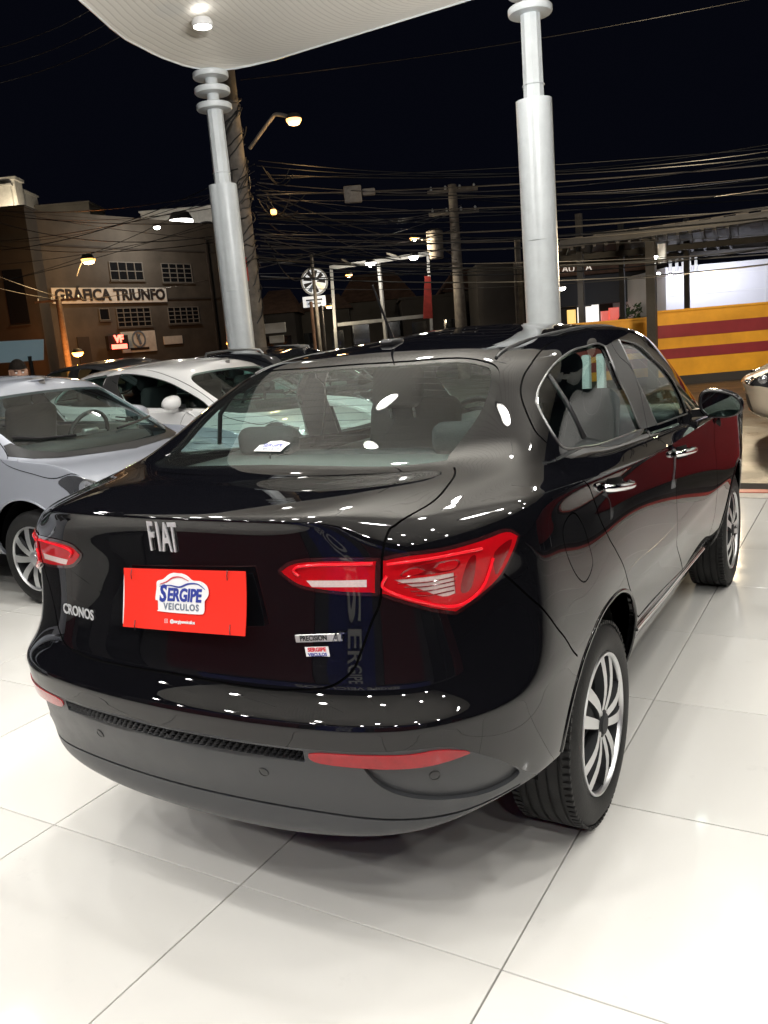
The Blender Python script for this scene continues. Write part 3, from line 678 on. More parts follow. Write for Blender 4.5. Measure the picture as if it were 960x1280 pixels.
def build_car(hero, label, cat, paint, loc, rz, net=None, group=None, step=None, wstyle='twin', rimm='machined', rails=False, name='parked_car', plate=True):
    root = empty(name, loc, rz, label=label, cat=cat, group=group)
    net = net or sedan_net(); sh, L = car_shell(hero, net, step or (.125 if hero else .25)); P = sh.panel
    body = P('body', ['body'], paint, root, flange=.022)
    P('panel_gap', ['seam'], 'gap', body, off=-.007, flange=0)
    P('trunk_lid', ['trunk_lid'], paint, root); P('rear_bumper', ['rear_bumper'], paint, root)
    P('hood', ['hood'], paint, root); P('front_bumper', ['front_bumper'], paint, root)
    P('windscreen', ['windscreen'], 'screen_glass', root, off=-.003, flange=0)
    for sd in (1, -1):
        d = P('door', ['rear_door'], paint, root, (sd,), flange=.02); P('window', ['side_window_r'], 'window_glass', d, (sd,), off=-.006, flange=0)
        d2 = P('door', ['front_door'], paint, root, (sd,), flange=.02); P('window', ['side_window_f'], 'window_glass', d2, (sd,), off=-.006, flange=0)
        P('pillar_cover', ['pillar_cover'], 'frame_grey', d, (sd,), off=.001, flange=.004)
        for k, (q, dd) in enumerate(((L['rw'], d), (L['fw'], d2))):
            t = MB(); t.tube(sh.line(q, sd, .0005), .0036 if hero else .004, 6, True); t.build('window_trim', 'trim_line' if hero else 'satin_black', dd, smooth=60)
        for (a, b), dd in ((UV['handle'], d), (UV['handle2'], d2)):
            p0, p1 = sh.pt(*a, sd), sh.pt(*b, sd); n = sh.nm(*a, sd); t = MB(); q = [p0 + n * .004, p0.lerp(p1, .12) + n * .026, p0.lerp(p1, .5) + n * .034, p0.lerp(p1, .88) + n * .028, p1 + n * .004]
            t.tube([x for x in spline([tuple(v) for v in q], 4)], [.008] + [.012] * 15 + [.008], 10); 
            for i_ in range(len(t.V)): pass
            hd = t.build('door_handle', 'chrome' if hero else paint, dd, smooth=60)
            c = MB(); R3 = Matrix(((p1 - p0).normalized(), n.cross((p1 - p0).normalized()), n)).transposed(); c.rbox(p0.lerp(p1, .5) - n * .003, ((p1 - p0).length * .62, .05, .012), .005, 2, M=R3); c.build('handle_recess', 'gap', dd, smooth=40)
        for q in (L['ar'], L['af']): t = MB(); t.tube(sh.line([x for x in q[1:-1] if x[1] > .05], sd, -.003), .0075, 8); t.build('arch_lip', paint, root, smooth=60)
        P('tail_lamp', ['lamp_out'] + ([] if hero else []), 'lamp_red', root, (sd,), off=.006, flange=.012)
        P('lid_lamp', ['lamp_in'], 'lamp_red', root, (sd,), off=.004, flange=.010)
        P('headlamp', ['headlamp'], 'headlamp_clear', root, (sd,), off=.003, flange=.01)
        for (hu, hv, hr) in ((16.75, 7.15, .055), (17.6, 7.5, .050)):
            hp, hn = sh.pt(hu, hv, sd, .004), sh.nm(hu, hv, sd); a_ = hn.orthogonal().normalized(); q = MB(); q.lathe([(hr, 0), (hr * .8, .002), (hr * .45, .001), (hr * .3, .004), (0, .006)], 20, M=Matrix((a_, hn.cross(a_), hn)).transposed(), c=hp); q.build('headlamp_bowl', 'headlamp_bowl', root, smooth=50)
        P('reflector', ['fog'], 'reflector_red', root, (sd,), off=.003, flange=.006)
        P('fuel_flap', ['fuel_flap'], paint, root, (sd,)) if hero and sd == 1 else (P('side_panel', ['fuel_flap'], paint, root, (sd,)) if hero else None)
        mirror(root, sh, sd, paint, hero)
        for y_, arc in ((0, ARCH_R), (2.521, ARCH_F)):
            lin = MB(); N = 40; r_ = .395; V = []
            for x_ in (sd * .765, sd * .50):
                for a in np.linspace(.03, pi - .03, N): V.append((x_, y_ + (r_ + .01) * cos(a), .31 + r_ * sin(a)))
            F = [(k, k + 1, N + k + 1, N + k) for k in range(N - 1)] + [tuple(range(N, 2 * N))]
            lin.add(V, F); lin.build('wheel_liner', 'gap', root)
    for sd in (1, -1):
        for y0, y1 in ((.05, .86), (.90, 1.95)): t = MB(); t.rbox((sd * .735, (y0 + y1) / 2, .78), (.03, y1 - y0, .46), .012, 2); t.build('door_trim', 'trim_light', root, smooth=40)
    u = MB(); u.box((0, 1.25, .352), (1.24, 3.50, .01))
    for ua, ub in ((0, 6.0), (9.5, 13.3), (17.4, 20)):
        us = np.linspace(ua, ub, 16); V = [];
        for u_ in us: p_ = sh.pt(u_, .25); V += [(p_.x * .985, p_.y, max(p_.z, .335)), (-p_.x * .985, p_.y, max(p_.z, .335))]
        u.add(V, [(2 * k, 2 * k + 1, 2 * k + 3, 2 * k + 2) for k in range(15)]); u.build('underbody', 'gap', root)
    P('valance', ['valance'], 'grey_plastic' if hero else 'satin_black', root, flange=.02)
    if hero: [P('bumper_scoop', ['bumper_scoop'], 'grey_plastic', root, (sd,), off=-.012, flange=0) for sd in (1, -1)]
    if not hero:
        P('cowl', ['cowl'], 'mesh_black', root, off=-.004, flange=.004)
        for (w0, w1) in (((15.9, 12.75), (18.6, 12.62)), ((18.9, 12.66), (19.0, 12.66))):
            if w0[0] < 18: t = MB(); t.tube(sh.line([w0, (17.2, 12.66), w1], 1, .012), .009, 6); t.build('wiper', 'satin_black', root, smooth=60); t = MB(); t.tube(sh.line([(19.6, 12.62), (18.3, 12.72), (16.8, 12.78)], -1, .012), .009, 6); t.build('wiper', 'satin_black', root, smooth=60)
    P('grille', ['grille', 'lower_grille'], 'mesh_black', root, off=-.02, flange=0)
    if hero:
        P('frit_border', ['rear_frit'], 'frit', root, off=-.003, flange=.004)
        P('rear_window', ['rear_window'], 'rear_glass', root, off=-.003, flange=0)
    else:
        P('frit_border', ['rear_frit'], 'frit', root, off=-.003, flange=.004); P('rear_window', ['rear_window'], 'rear_glass', root, off=-.003, flange=0)
    interior(root, 'fabric_dark', hero); hatch_headliner(sh, root)
    for x_ in (.826, -.826):
        for y_ in (0, 2.521): wheel(root, x_, y_, style=wstyle, rimm=rimm, detail=hero)
    if rails:
        for sd in (1, -1):
            t = MB(); q = sh.line([(6.5, 15.2), (8, 15.2), (10, 15.2), (12, 15.2), (13.5, 15.2)], sd, .045); q = [sh.pt(6.2, 15.2, sd)] + q + [sh.pt(13.9, 15.2, sd)]
            t.tube(q, .013, 8); t.build('roof_rail', 'satin_chrome', root, smooth=60)
    return root, sh, L
# ------------------------------------------------------------------ the black sedan's own details
def shop_logo(parent, O, X, Y, Z, w, small=False):
    """white outlined lozenge with the car swoosh and the dealer's name"""
    e = parent; s = w / .20
    def q(pts, m, off, name, t=.0012):
        b = MB(); b.prism(pts, t, M=Matrix((X, Y, Z)).transposed(), c=O + Z * off); return b.build(name, m, e)
    blob = [(-.100, -.012), (-.096, .020), (-.094, .040), (-.070, .047), (-.045, .062), (-.015, .067), (.020, .060), (.045, .046), (.075, .044), (.098, .032), (.105, .012), (.098, -.002), (.090, -.012), (.088, -.042), (.060, -.048), (-.080, -.046), (-.088, -.040), (-.090, -.016)]
    q([(x * s, y * s) for x, y in [tuple(v) for v in spline(blob, 4, True)][::-1]], 'print_white', .0005, 'logo_ground', .001 * s)
    def stroke(P, r0, r1, m, name):
        P = spline(P, 5); N = len(P); L, R = [], []
        for k, p_ in enumerate(P):
            t = P[min(k + 1, N - 1)] - P[max(k - 1, 0)]; t = t / (np.linalg.norm(t) + 1e-9); nn = np.array([-t[1], t[0]]); r = (r0 + (r1 - r0) * abs(k / (N - 1) * 2 - 1)) * s
            L.append(tuple(p_ * s + nn * r)); R.append(tuple(p_ * s - nn * r))
        q((L + R[::-1])[::-1], m, .0008 + .001 * s, name)
    if not small:
        stroke([(-.082, .032), (-.055, .040), (-.030, .052), (0, .054), (.030, .044)], .0022, .0006, 'print_red', 'logo_roofline')
        stroke([(-.084, .026), (-.045, .030), (-.005, .026), (.030, .036), (.065, .036), (.092, .022)], .0026, .0006, 'print_blue', 'logo_flank')
    tz = O + Z * (.0006 + .001 * s)
    text('logo_letters', 'S', .066 * s, 'print_blue', e, tz - X * .0705 * s + Y * .004 * s, X, Y, .0012, .0022 * s, sx=.86, shear=.12)
    text('logo_letters', 'ERGIPE', .050 * s, 'print_blue', e, tz + X * .0125 * s + Y * .002 * s, X, Y, .0012, .0018 * s, sx=.84, shear=.12)
    text('logo_letters', 'VEICULOS', .026 * s, 'print_slate', e, tz + X * .002 * s - Y * .031 * s, X, Y, .0012, .0006 * s, sx=.98, spacing=1.22)

def hero_details(root, sh, L):
    P = sh.panel
    for o in list(root.children):
        if o.name.split('.')[0] == 'tail_lamp' and not any(c.name.startswith('lamp_bezel') for c in o.children):
            sd = 1 if sum(v.co.x for v in o.data.vertices) > 0 else -1
            P('lamp_bezel', ['lamp_frame_out'], 'lamp_frame', o, (sd,), off=.003, flange=.008)
            P('reverse_lens', ['reverse_lens'], 'lamp_clear', o, (sd,), off=.0035, flange=.004)
            f = lambda a: sh.line(a, sd, .0075)
            t = MB(); t.tube([tuple(p) for p in spline([tuple(v) for v in f(UV['guide'])], 5)], .0040, 6); t.build('light_guide', 'lamp_bright', o, smooth=60)
            t = MB(); t.tube([tuple(p) for p in spline([tuple(v) for v in f(UV['guide2'])], 5)], .0035, 6); t.build('light_guide', 'lamp_bright', o, smooth=60)
            for rv in (7.48, 7.40, 7.32, 7.24):
                t = MB(); t.tube([tuple(p) for p in spline([tuple(v) for v in sh.line([(3.0 + (7.5 - rv) * 1.1, rv), (3.5, rv - .03), (4.0 - (7.5 - rv) * .3, rv - .02)], sd, .0060)], 4)], .0016, 5); t.build('lamp_rib', 'lamp_deep', o, smooth=60)
            def patch(q, m, off=.0064):
                q = [tuple(v) for v in spline(q, 4, True)]; c = np.mean(q, 0); V = [sh.pt(a, b, sd, off) for a, b in q] + [sh.pt(c[0], c[1], sd, off + .001)]; n_ = len(q)
                t = MB(); t.add(V, [((k, (k + 1) % n_, n_) if sd < 0 else ((k + 1) % n_, k, n_)) for k in range(n_)]); t.build('lamp_step', m, o, smooth=60)
            patch(UV['step1'], 'lamp_deep')
            patch(UV['step2'], 'lamp_deep'); patch(UV['step3'], 'lamp_deep')
        if o.name.split('.')[0] == 'lid_lamp':
            sd = 1 if sum(v.co.x for v in o.data.vertices) > 0 else -1
            P('lamp_bezel', ['lamp_frame'], 'lamp_frame', o, (sd,), off=.003, flange=.008)
            P('reverse_lens', ['light_bar'], 'lamp_clear', o, (sd,), off=.0045, flange=.004)
            t = MB(); t.tube([tuple(p) for p in spline([tuple(v) for v in sh.line(UV['guide3'], sd, .0065)], 5)], .0038, 6); t.build('light_guide', 'lamp_bright', o, smooth=60)
    P('mesh_bed', ['mesh_strip'], 'gap', root, off=-.014, flange=0)
    t = MB()
    N = 22
    for sd in (1, -1):
        for k in range(N):
            for j in range(3):
                u = (k + .5 + (j % 2) * .5 - .25) * 1.69 / N; v = 3.235 + j * .098
                c = sh.pt(u, v - .01, sd, .001); a = sh.pt(u - .035, v - .045, sd, -.010); b = sh.pt(u + .035, v - .045, sd, -.010); d = sh.pt(u, v + .050, sd, -.010)
                t.add([a, b, d, c], [(0, 1, 3), (1, 2, 3), (2, 0, 3)] if sd > 0 else [(1, 0, 3), (2, 1, 3), (0, 2, 3)])
    tag(t.build('mesh_tooth', 'mesh_black', root), kind='stuff')
    # placard over the number plate
    X = Vector((1, 0, .045)).normalized(); Y = Vector((0, .25, 1)); Y = (Y - X * Y.dot(X)).normalized(); Z = X.cross(Y)
    O = Vector((.060, -.84, .898)); wd, ht = .405, .150
    need = max((sh.pt(u, v, sd) - O).dot(Z) for sd in (1, -1) for u in np.linspace(0, .85, 6) for v in np.linspace(6.5, 7.65, 8)); O = O + Z * (need + .006)
    pl = MB(); N = 12; V = []; F = []
    for side in (0, 1):
        for i in range(N + 1):
            for j in range(7):
                x = (i / N - .5) * wd; y = (j / 6 - .5) * ht; b = .006 * cos(pi * (i / N - .5)) * 1.0 + .004 * (j / 6 - .5) ** 2 * 4
                V.append(O + X * x + Y * y + Z * (b - .0022 * side))
    n = (N + 1) * 7
    for i in range(N):
        for j in range(6):
            a = i * 7 + j; F.append((a, a + 7, a + 8, a + 1)); F.append((n + a, n + a + 1, n + a + 8, n + a + 7))
    rim_ = [i * 7 for i in range(N + 1)] + [N * 7 + j for j in range(1, 7)] + [i * 7 + 6 for i in range(N - 1, -1, -1)] + [j for j in range(5, 0, -1)]
    for a, b in zip(rim_, rim_[1:] + rim_[:1]): F.append((a, n + a, n + b, b))
    pl.add(V, F); po = pl.build('placard', 'placard_red', root, smooth=40, fix=True)
    wb = MB(); wb.rbox(O - Z * .0045 - X * .009 - Y * .004, (.405, .137, .0015), .0007, 1, M=Matrix((X, Y, Z)).transposed() @ Matrix.Rotation(radians(-1.0), 3, 'Z')); wb.build('backing_card', 'print_white', po)
    shop_logo(po, O + Z * .0078 + X * .004 + Y * .010, X, Y, Z, .172)
    text('placard_line', '@sergipeveiculos', .0115, 'print_white', po, O + Z * .0085 + X * .010 - Y * .052, X, Y, .001, .0003)
    ic = MB(); q = [(-.0045, -.0045), (.0045, -.0045), (.0045, .0045), (-.0045, .0045)]
    ic.tube([O + Z * .0088 + X * (-.045 + a) + Y * (-.052 + b) for a, b in q], .0006, 4, True); ic.tube([O + Z * .0088 + X * (-.045 + .0022 * cos(a)) + Y * (-.052 + .0022 * sin(a)) for a in np.linspace(0, 2 * pi, 9)[:-1]], .0004, 4, True); ic.build('camera_icon', 'print_white', po)
    for (a, b) in ((-.17, .06), (.15, .065), (-.155, -.068), (.16, -.062)):
        c = MB(); c.tube([O + X * a + Y * (b - .012) + Z * .007, O + X * (a + .002) + Y * b + Z * .011, O + X * a + Y * (b + .012) + Z * .007], .0011, 5); c.build('cable_tie', 'satin_black', po)
    # lettering
    def lett(name, s, u, v, sd, size, m, depth=.003, bold=0., sx=1., shear=0., spacing=1., align='CENTER', off=0.):
        p = sh.pt(u, v, sd, off); a = sh.pt(u + .15, v, sd); b = sh.pt(u, v + .15, sd); X_ = (a - p) * (1 if sd > 0 else -1); p0 = sh.pt(u, v, sd); Y_ = b - p0
        return text(name, s, size, m, root, p, X_, Y_, depth, bold, align, sx, shear, spacing)
    z = (0, -.872, 1.057); p = sh.pt(0, UV['badge'][0][1])
    for k, ch in enumerate('FIAT'):
        text('emblem_letter', ch, .108, 'emblem_chrome', root, p + Vector(((-.037, -.0125, .013, .038)[k], -.001, 0)), (1, 0, 0), (0, -.02, 1), .004, .0022, sx=(.44, .50, .44, .44)[k])
    lett('model_lettering', 'CRONOS', UV['Lcronos'][0][0], UV['Lcronos'][0][1], -1, .040, 'emblem_chrome', .0015, .0008, sx=.95, spacing=.98)
    t = MB(); a = sh.pt(*UV['prec'][0], 1, .003); b = sh.pt(*UV['prec'][1], 1, .003); n = sh.nm(1.7, 6.78); up = Vector((0, 0, 1)); xx = (b - a).normalized(); up = (up - xx * up.dot(xx)).normalized()
    t.rbox((a + b) / 2, ((b - a).length, .019, .003), .0012, 1, M=Matrix((xx, up, n)).transposed()); t.build('trim_badge', 'satin_chrome', root, smooth=30)
    text('trim_lettering', 'PRECISION', .0165, 'gap', root, (a + b) / 2 - xx * .012 + n * .0020, xx, up, .0008, .0002, sx=.86)
    text('trim_lettering', 'AT', .028, 'chrome', root, (a + b) / 2 + xx * .050 + n * .0025 + up * .001, xx, up, .0016, .0006, sx=.8, shear=.3)
    # dealer stickers on the lid and on the rear glass
    s0 = sh.pt(*UV['stickc'][0], 1, .001); q = MB(); q.rbox(s0, (.060, .026, .001), .0005, 1, M=Matrix((xx, up, n)).transposed()); st = q.build('lid_sticker', 'print_white', root)
    text('sticker_lettering', 'SERGIPE', .0130, 'print_red', st, s0 + up * .006 + n * .0006, xx, up, .0006, .0006); text('sticker_lettering', 'VEICULOS', .0105, 'print_blue', st, s0 - up * .006 + n * .0006, xx, up, .0006, .0004)
    g0 = sh.pt(UV['Lgst'][0][0], UV['Lgst'][0][1], -1, .001); gx = sh.pt(UV['Lgst'][0][0] - .1, UV['Lgst'][0][1], -1) - sh.pt(UV['Lgst'][0][0], UV['Lgst'][0][1], -1); gy = sh.pt(UV['Lgst'][0][0], UV['Lgst'][0][1] + .1, -1) - sh.pt(UV['Lgst'][0][0], UV['Lgst'][0][1], -1)
    gx.normalize(); gy = (gy - gx * gy.dot(gx)).normalized(); gz = gx.cross(gy)
    q = MB(); q.prism([(x * .112, y * .056) for x, y in [(-.5, -.45), (.42, -.5), (.45, -.05), (.52, .25), (.15, .5), (-.2, .45), (-.3, .15), (-.48, .1)]], .0006, M=Matrix((gx, gy, gz)).transposed(), c=g0); gs = q.build('glass_sticker', 'print_white', root)
    text('sticker_lettering', 'SERGIPE', .022, 'print_blue', gs, g0 + gz * .0008 + gy * .003, gx, gy, .0005, .0006, sx=.95); text('sticker_lettering', 'VEICULOS', .016, 'print_slate', gs, g0 + gz * .0008 - gy * .015, gx, gy, .0005, .0004)
    # parking sensors
    for sd in (1, -1):
        for (u, v) in UV['sensors']:
            p, n_ = sh.pt(u, v, sd, -.012 if u > 3 else 0.), sh.nm(u, v, sd); a = n_.orthogonal().normalized(); M3 = Matrix((a, n_.cross(a), n_)).transposed()
            q = MB(); q.lathe([(.0135, -.002), (.0135, .0015), (.0115, .002), (.011, .0006), (0, .0010)], 20, M3, c=p); q.build('parking_sensor', 'satin_black', root, smooth=40)
    # chrome strip low on the doors, roof joint strips, antenna
    for sd in (1, -1):
        t = MB(); t.tube([tuple(p) for p in spline([tuple(v) for v in sh.line([(9.25, 2.55), (9.9, 2.33), (10.6, 2.15), (11.4, 2.05), (12.2, 1.85), (12.9, 1.66)], sd, .004)], 5)], .0075, 8); t.build('door_strip', 'chrome', root, smooth=60)
        t = MB(); t.tube([tuple(p) for p in spline([tuple(v) for v in sh.line([(2.85, 14.42), (2.95, 14.8), (3.4, 15.3), (4.6, 15.55), (6.5, 15.62), (9, 15.6), (12, 15.6), (14.3, 15.4)], sd, .001)], 5)], .006, 6); t.build('roof_joint_strip', 'frame_grey', root, smooth=60)
        qb = sh.line([(5.324, 13.702), (6.6, 12.9), (8.019, 12.071)], sd, -.006); t = MB(); t.tube(qb, .009, 8); t.build('quarter_window_bar', 'satin_black', root, smooth=60)
    ab = Vector((0, .35, 1.480)); t = MB(); t.rbox(ab, (.052, .10, .026), .012, 3); an = t.build('antenna', 'satin_black', root, smooth=60)
    t = MB(); t.tube([ab + Vector((0, .01, .008)), ab + Vector((-.02, -.07, .20))], [.0065, .0025], 10); t.build('antenna_rod', 'satin_black', an, smooth=60)
    for k in range(13):
        v = 12.35 + k * .125; t = MB(); pl_ = [sh.pt(u, v, -1, -.0065) for u in np.linspace(2.25 - .02 * k, 0, 9)] + [sh.pt(u, v, 1, -.0065) for u in np.linspace(.28, 2.25 - .02 * k, 8)]
        t.tube(pl_, .0008, 4); t.build('heater_line', 'dash', root)
    # tether loop standing on the parcel shelf
    t = MB(); t.tube([(-.30 + .014 * cos(a), -.02, 1.15 + .014 * sin(a)) for a in np.linspace(0, pi, 8)] + [(-.314, -.02, 1.115)], .003, 6); t.build('belt_loop', 'dash', root)
# ------------------------------------------------------------------ floor of the forecourt: polished porcelain tiles, each its own slab
def floor_material():
    m = mat('porcelain', (.71, .685, .625), .075, spec=.5, ior=1.5); t = m.node_tree; b = t.nodes['Principled BSDF']
    g = t.nodes.new('ShaderNodeNewGeometry'); oi = t.nodes.new('ShaderNodeObjectInfo')
    n = t.nodes.new('ShaderNodeTexNoise'); n.inputs['Scale'].default_value = 1.3; n.inputs['Detail'].default_value = 5; t.links.new(g.outputs['Position'], n.inputs['Vector'])
    n2 = t.nodes.new('ShaderNodeTexNoise'); n2.inputs['Scale'].default_value = 7; n2.inputs['Detail'].default_value = 9; n2.inputs['Roughness'].default_value = .7; t.links.new(g.outputs['Position'], n2.inputs['Vector'])
    a = t.nodes.new('ShaderNodeMixRGB'); a.inputs[1].default_value = (.67, .655, .615, 1); a.inputs[2].default_value = (.73, .72, .69, 1); t.links.new(n.outputs[0], a.inputs[0])
    r = t.nodes.new('ShaderNodeMapRange'); r.inputs[3].default_value = .95; r.inputs[4].default_value = 1.03; t.links.new(oi.outputs['Random'], r.inputs[0])
    x = t.nodes.new('ShaderNodeMixRGB'); x.blend_type = 'MULTIPLY'; x.inputs[0].default_value = 1; t.links.new(a.outputs[0], x.inputs[1]); t.links.new(r.outputs[0], x.inputs[2])
    # faint scuffs and dust
    s = t.nodes.new('ShaderNodeMapRange'); s.inputs[1].default_value = .62; s.inputs[2].default_value = .78; s.inputs[3].default_value = 1; s.inputs[4].default_value = .88; t.links.new(n2.outputs[0], s.inputs[0])
    y = t.nodes.new('ShaderNodeMixRGB'); y.blend_type = 'MULTIPLY'; y.inputs[0].default_value = 1; t.links.new(x.outputs[0], y.inputs[1]); t.links.new(s.outputs[0], y.inputs[2]); t.links.new(y.outputs[0], b.inputs['Base Color'])
    r2 = t.nodes.new('ShaderNodeMapRange'); r2.inputs[1].default_value = .35; r2.inputs[2].default_value = .7; r2.inputs[3].default_value = .075; r2.inputs[4].default_value = .13; t.links.new(n2.outputs[0], r2.inputs[0]); t.links.new(r2.outputs[0], b.inputs['Roughness'])
floor_material()
mat('grout', (.012, .011, .010), .9)
mat('asphalt', (.030, .029, .028), .38, spec=.5, var=.4, vscale=1.2, bump=.5, bscale=70, rvar=.14)
mat('kerb', (.42, .40, .37), .6, var=.2, vscale=6)
mat('kerb_red', (.36, .05, .035), .5, var=.2, vscale=6)
mat('concrete', (.30, .285, .26), .7, var=.3, vscale=3, bump=.3, bscale=30)
T = .8003; TY = .005; OX, OY = .7755, -.7297
floor = tag(MB().box((-1.5, -2.1, -.06), (17.6, 15.4, .095)).build('showroom_floor', 'grout'), kind='structure')
tm = MB(); hw = T / 2 - .0021
tm.add([(-hw, -hw, -.016), (hw, -hw, -.016), (hw, hw, -.016), (-hw, hw, -.016), (-hw, -hw, -.0012), (hw, -hw, -.0012), (hw, hw, -.0012), (-hw, hw, -.0012),
        (-hw + .0012, -hw + .0012, 0), (hw - .0012, -hw + .0012, 0), (hw - .0012, hw - .0012, 0), (-hw + .0012, hw - .0012, 0)],
       [(0, 1, 5, 4), (1, 2, 6, 5), (2, 3, 7, 6), (3, 0, 4, 7), (4, 5, 9, 8), (5, 6, 10, 9), (6, 7, 11, 10), (7, 4, 8, 11), (8, 9, 10, 11)])
tile0 = None
for i in range(-12, 8):
    for j in range(-8, 7):
        cx, cy_ = OX + T * ((i + .5) * cos(TY) - (j + .5) * sin(TY)), OY + T * ((i + .5) * sin(TY) + (j + .5) * cos(TY))
        if cy_ + T / 2 > 5.45 or (cx < -8.5): continue
        if tile0 is None: tile0 = tm.build('tile', 'porcelain', floor); o = tile0
        else: o = tile0.copy(); COL.objects.link(o); o.parent = floor
        o.location = (cx, cy_, random.uniform(-.0003, .0003)); o.rotation_euler = (random.uniform(-.0004, .0004), random.uniform(-.0004, .0004), TY)
EDGE = OY + T * 7.0 + .0
tag(MB().box((0, EDGE + .10, -.025), (26, .19, .06)).build('kerb_strip', 'kerb'), kind='structure')
tag(MB().box((0, EDGE + .27, -.020), (26, .13, .06)).build('kerb_red_line', 'kerb_red'), kind='structure')
tag(MB().box((0, 90, -.16), (420, 420, .06)).build('street', 'asphalt'), kind='structure')
pv = MB().box((-9, EDGE + 1.75, -.075), (14.4, 2.75, .12)); tag(pv.build('pavement', 'concrete'), kind='structure')

# ------------------------------------------------------------------ steel columns of the membrane roof
mat('column_paint', (.64, .68, .70), .36, var=.10, vscale=3, bump=.05, bscale=25)
mat('membrane', (.80, .77, .70), .55)
def membrane_material():
    t = MATS['membrane'].node_tree; b = t.nodes['Principled BSDF']; tc = t.nodes.new('ShaderNodeUVMap')
    wv = t.nodes.new('ShaderNodeTexWave'); wv.bands_direction = 'X'; wv.inputs['Scale'].default_value = 3.9; wv.inputs['Distortion'].default_value = .6; wv.inputs['Detail'].default_value = 1; wv.inputs['Detail Scale'].default_value = .6
    t.links.new(tc.outputs[0], wv.inputs['Vector'])
    r = t.nodes.new('ShaderNodeMapRange'); r.inputs[1].default_value = .02; r.inputs[2].default_value = .22; t.links.new(wv.outputs[0], r.inputs[0])
    x = t.nodes.new('ShaderNodeMixRGB'); x.inputs[1].default_value = (.70, .67, .61, 1); x.inputs[2].default_value = (.82, .79, .72, 1); t.links.new(r.outputs[0], x.inputs[0]); t.links.new(x.outputs[0], b.inputs['Base Color'])
    b.inputs['Transmission Weight'].default_value = 0
    bu = t.nodes.new('ShaderNodeBump'); bu.inputs['Strength'].default_value = .15; bu.inputs['Distance'].default_value = .01; t.links.new(r.outputs[0], bu.inputs['Height']); t.links.new(bu.outputs[0], b.inputs['Normal'])
membrane_material()
def column(x, y, ztop, zstep, label, discs):
    root = empty('canopy_column', (x, y, 0), label=label, cat='column', group='steel columns holding the membrane roof')
    b = MB(); N = 72; V = []
    for z in (-.1, zstep):
        for k in range(N):
            a = 2 * pi * k / N; V.append((.185 * (1 + .075 * abs(cos(1.5 * a + .6)) ** .8 * 1.6) * cos(a), .185 * (1 + .075 * abs(cos(1.5 * a + .6)) ** .8 * 1.6) * sin(a), z))
    b.add(V, [(k, (k + 1) % N, N + (k + 1) % N, N + k) for k in range(N)] + [tuple(range(N, 2 * N))]); b.build('lower_shaft', 'column_paint', root, smooth=50)
    for zz in (zstep * .62,): q = MB(); q.tube([(.203 * cos(a), .203 * sin(a), zz) for a in np.linspace(0, 2 * pi, 33)[:-1]], .004, 5, True); q.build('weld_ring', 'column_paint', root, smooth=60)
    u = MB(); u.lathe([(.125, zstep - .05), (.118, zstep + .02), (.112, discs[0])], 10); u.build('upper_shaft', 'column_paint', root, smooth=20)
    q = MB(); q.tube([(.121 * cos(a), .121 * sin(a), zstep + .16) for a in np.linspace(0, 2 * pi, 25)[:-1]], .006, 5, True); q.build('weld_ring', 'column_paint', root, smooth=60)
    p = MB(); p.lathe([(.085, discs[0] - .05), (.085, ztop)], 20); p.build('neck', 'column_paint', root, smooth=40)
    for z in discs: d = MB(); d.lathe([(.085, z - .045), (.235, z - .04), (.245, z - .025), (.245, z + .025), (.235, z + .035), (.085, z + .04)], 36); d.build('disc', 'column_paint', root, smooth=35)
    return root
column(-6.61, 7.5, 5.36, 3.83, 'grey-white steel column with three discs under the roof tip, left one', (4.86, 5.07, 5.27))
column(-1.98, 7.5, 5.55, 4.00, 'grey-white steel column right behind the black car roof, the nearer one', (4.93, 5.13, 5.33))
column(-1.98 + 4.63, 7.5, 5.55, 4.00, 'grey-white steel column far right outside the photo edge', (4.93, 5.13, 5.33))
def xl(y): return float(np.interp(y, [-7, 0, 2.5, 3.6, 4.72, 5.71, 6.53, 7.0, 7.24, 7.45, 7.58, 7.66, 7.70], [-4.9, -5.05, -5.32, -5.60, -5.96, -6.44, -6.62, -6.64, -6.60, -6.50, -6.32, -6.02, -5.65]))
def membrane():
    V = []; UVc = []; ys = list(np.linspace(-7, 6.2, 36)) + [6.4, 6.6, 6.8, 7.0, 7.15, 7.3, 7.42, 7.52, 7.6, 7.66, 7.70]; ss = [0, .004, .01, .02, .035, .05, .07] + list(np.linspace(.1, 1, 28))
    for y in ys:
        a = xl(y); b = 6.6
        for s_ in ss:
            x = a + (b - a) * s_; d = min(x - a + .0, (7.70 - y) * 1.0, 6.6 - x, y + 7) ; d = max(d, 0)
            z = 5.30 + .62 * (1 - math.exp(-d / 2.2)) + .05 * sin(x * 1.3) * sin(y * .9) * min(1, d / 2)
            V.append((x, y, z)); UVc.append((x - a + .05 * y * y * .02, y))
    W_ = len(ss); H_ = len(ys); n = W_ * H_; V2 = V + [(x, y, z + .006) for x, y, z in V]; F = []
    for j in range(H_ - 1):
        for i in range(W_ - 1):
            a = j * W_ + i; F.append((a, a + W_, a + W_ + 1, a + 1)); F.append((n + a, n + a + 1, n + a + W_ + 1, n + a + W_))
    o = mesh_obj('membrane_roof', V2, F, 'membrane', None, smooth=True); ul = o.data.uv_layers.new(name='UVMap')
    for lp in o.data.loops: ul.data[lp.index].uv = UVc[lp.vertex_index % n]
    tag(o, label='white ribbed membrane roof with a rounded corner over the left column', cat='canopy')
    E = [V[j * W_] for j in range(H_)] + V[(H_ - 1) * W_ + 1:H_ * W_]; t = MB(); t.tube(E, .013, 6); t.build('edge_cable', 'column_paint', o, smooth=60)
    return o
membrane()
mat('barrier_red', (.22, .012, .014), .35, var=.15, vscale=3)
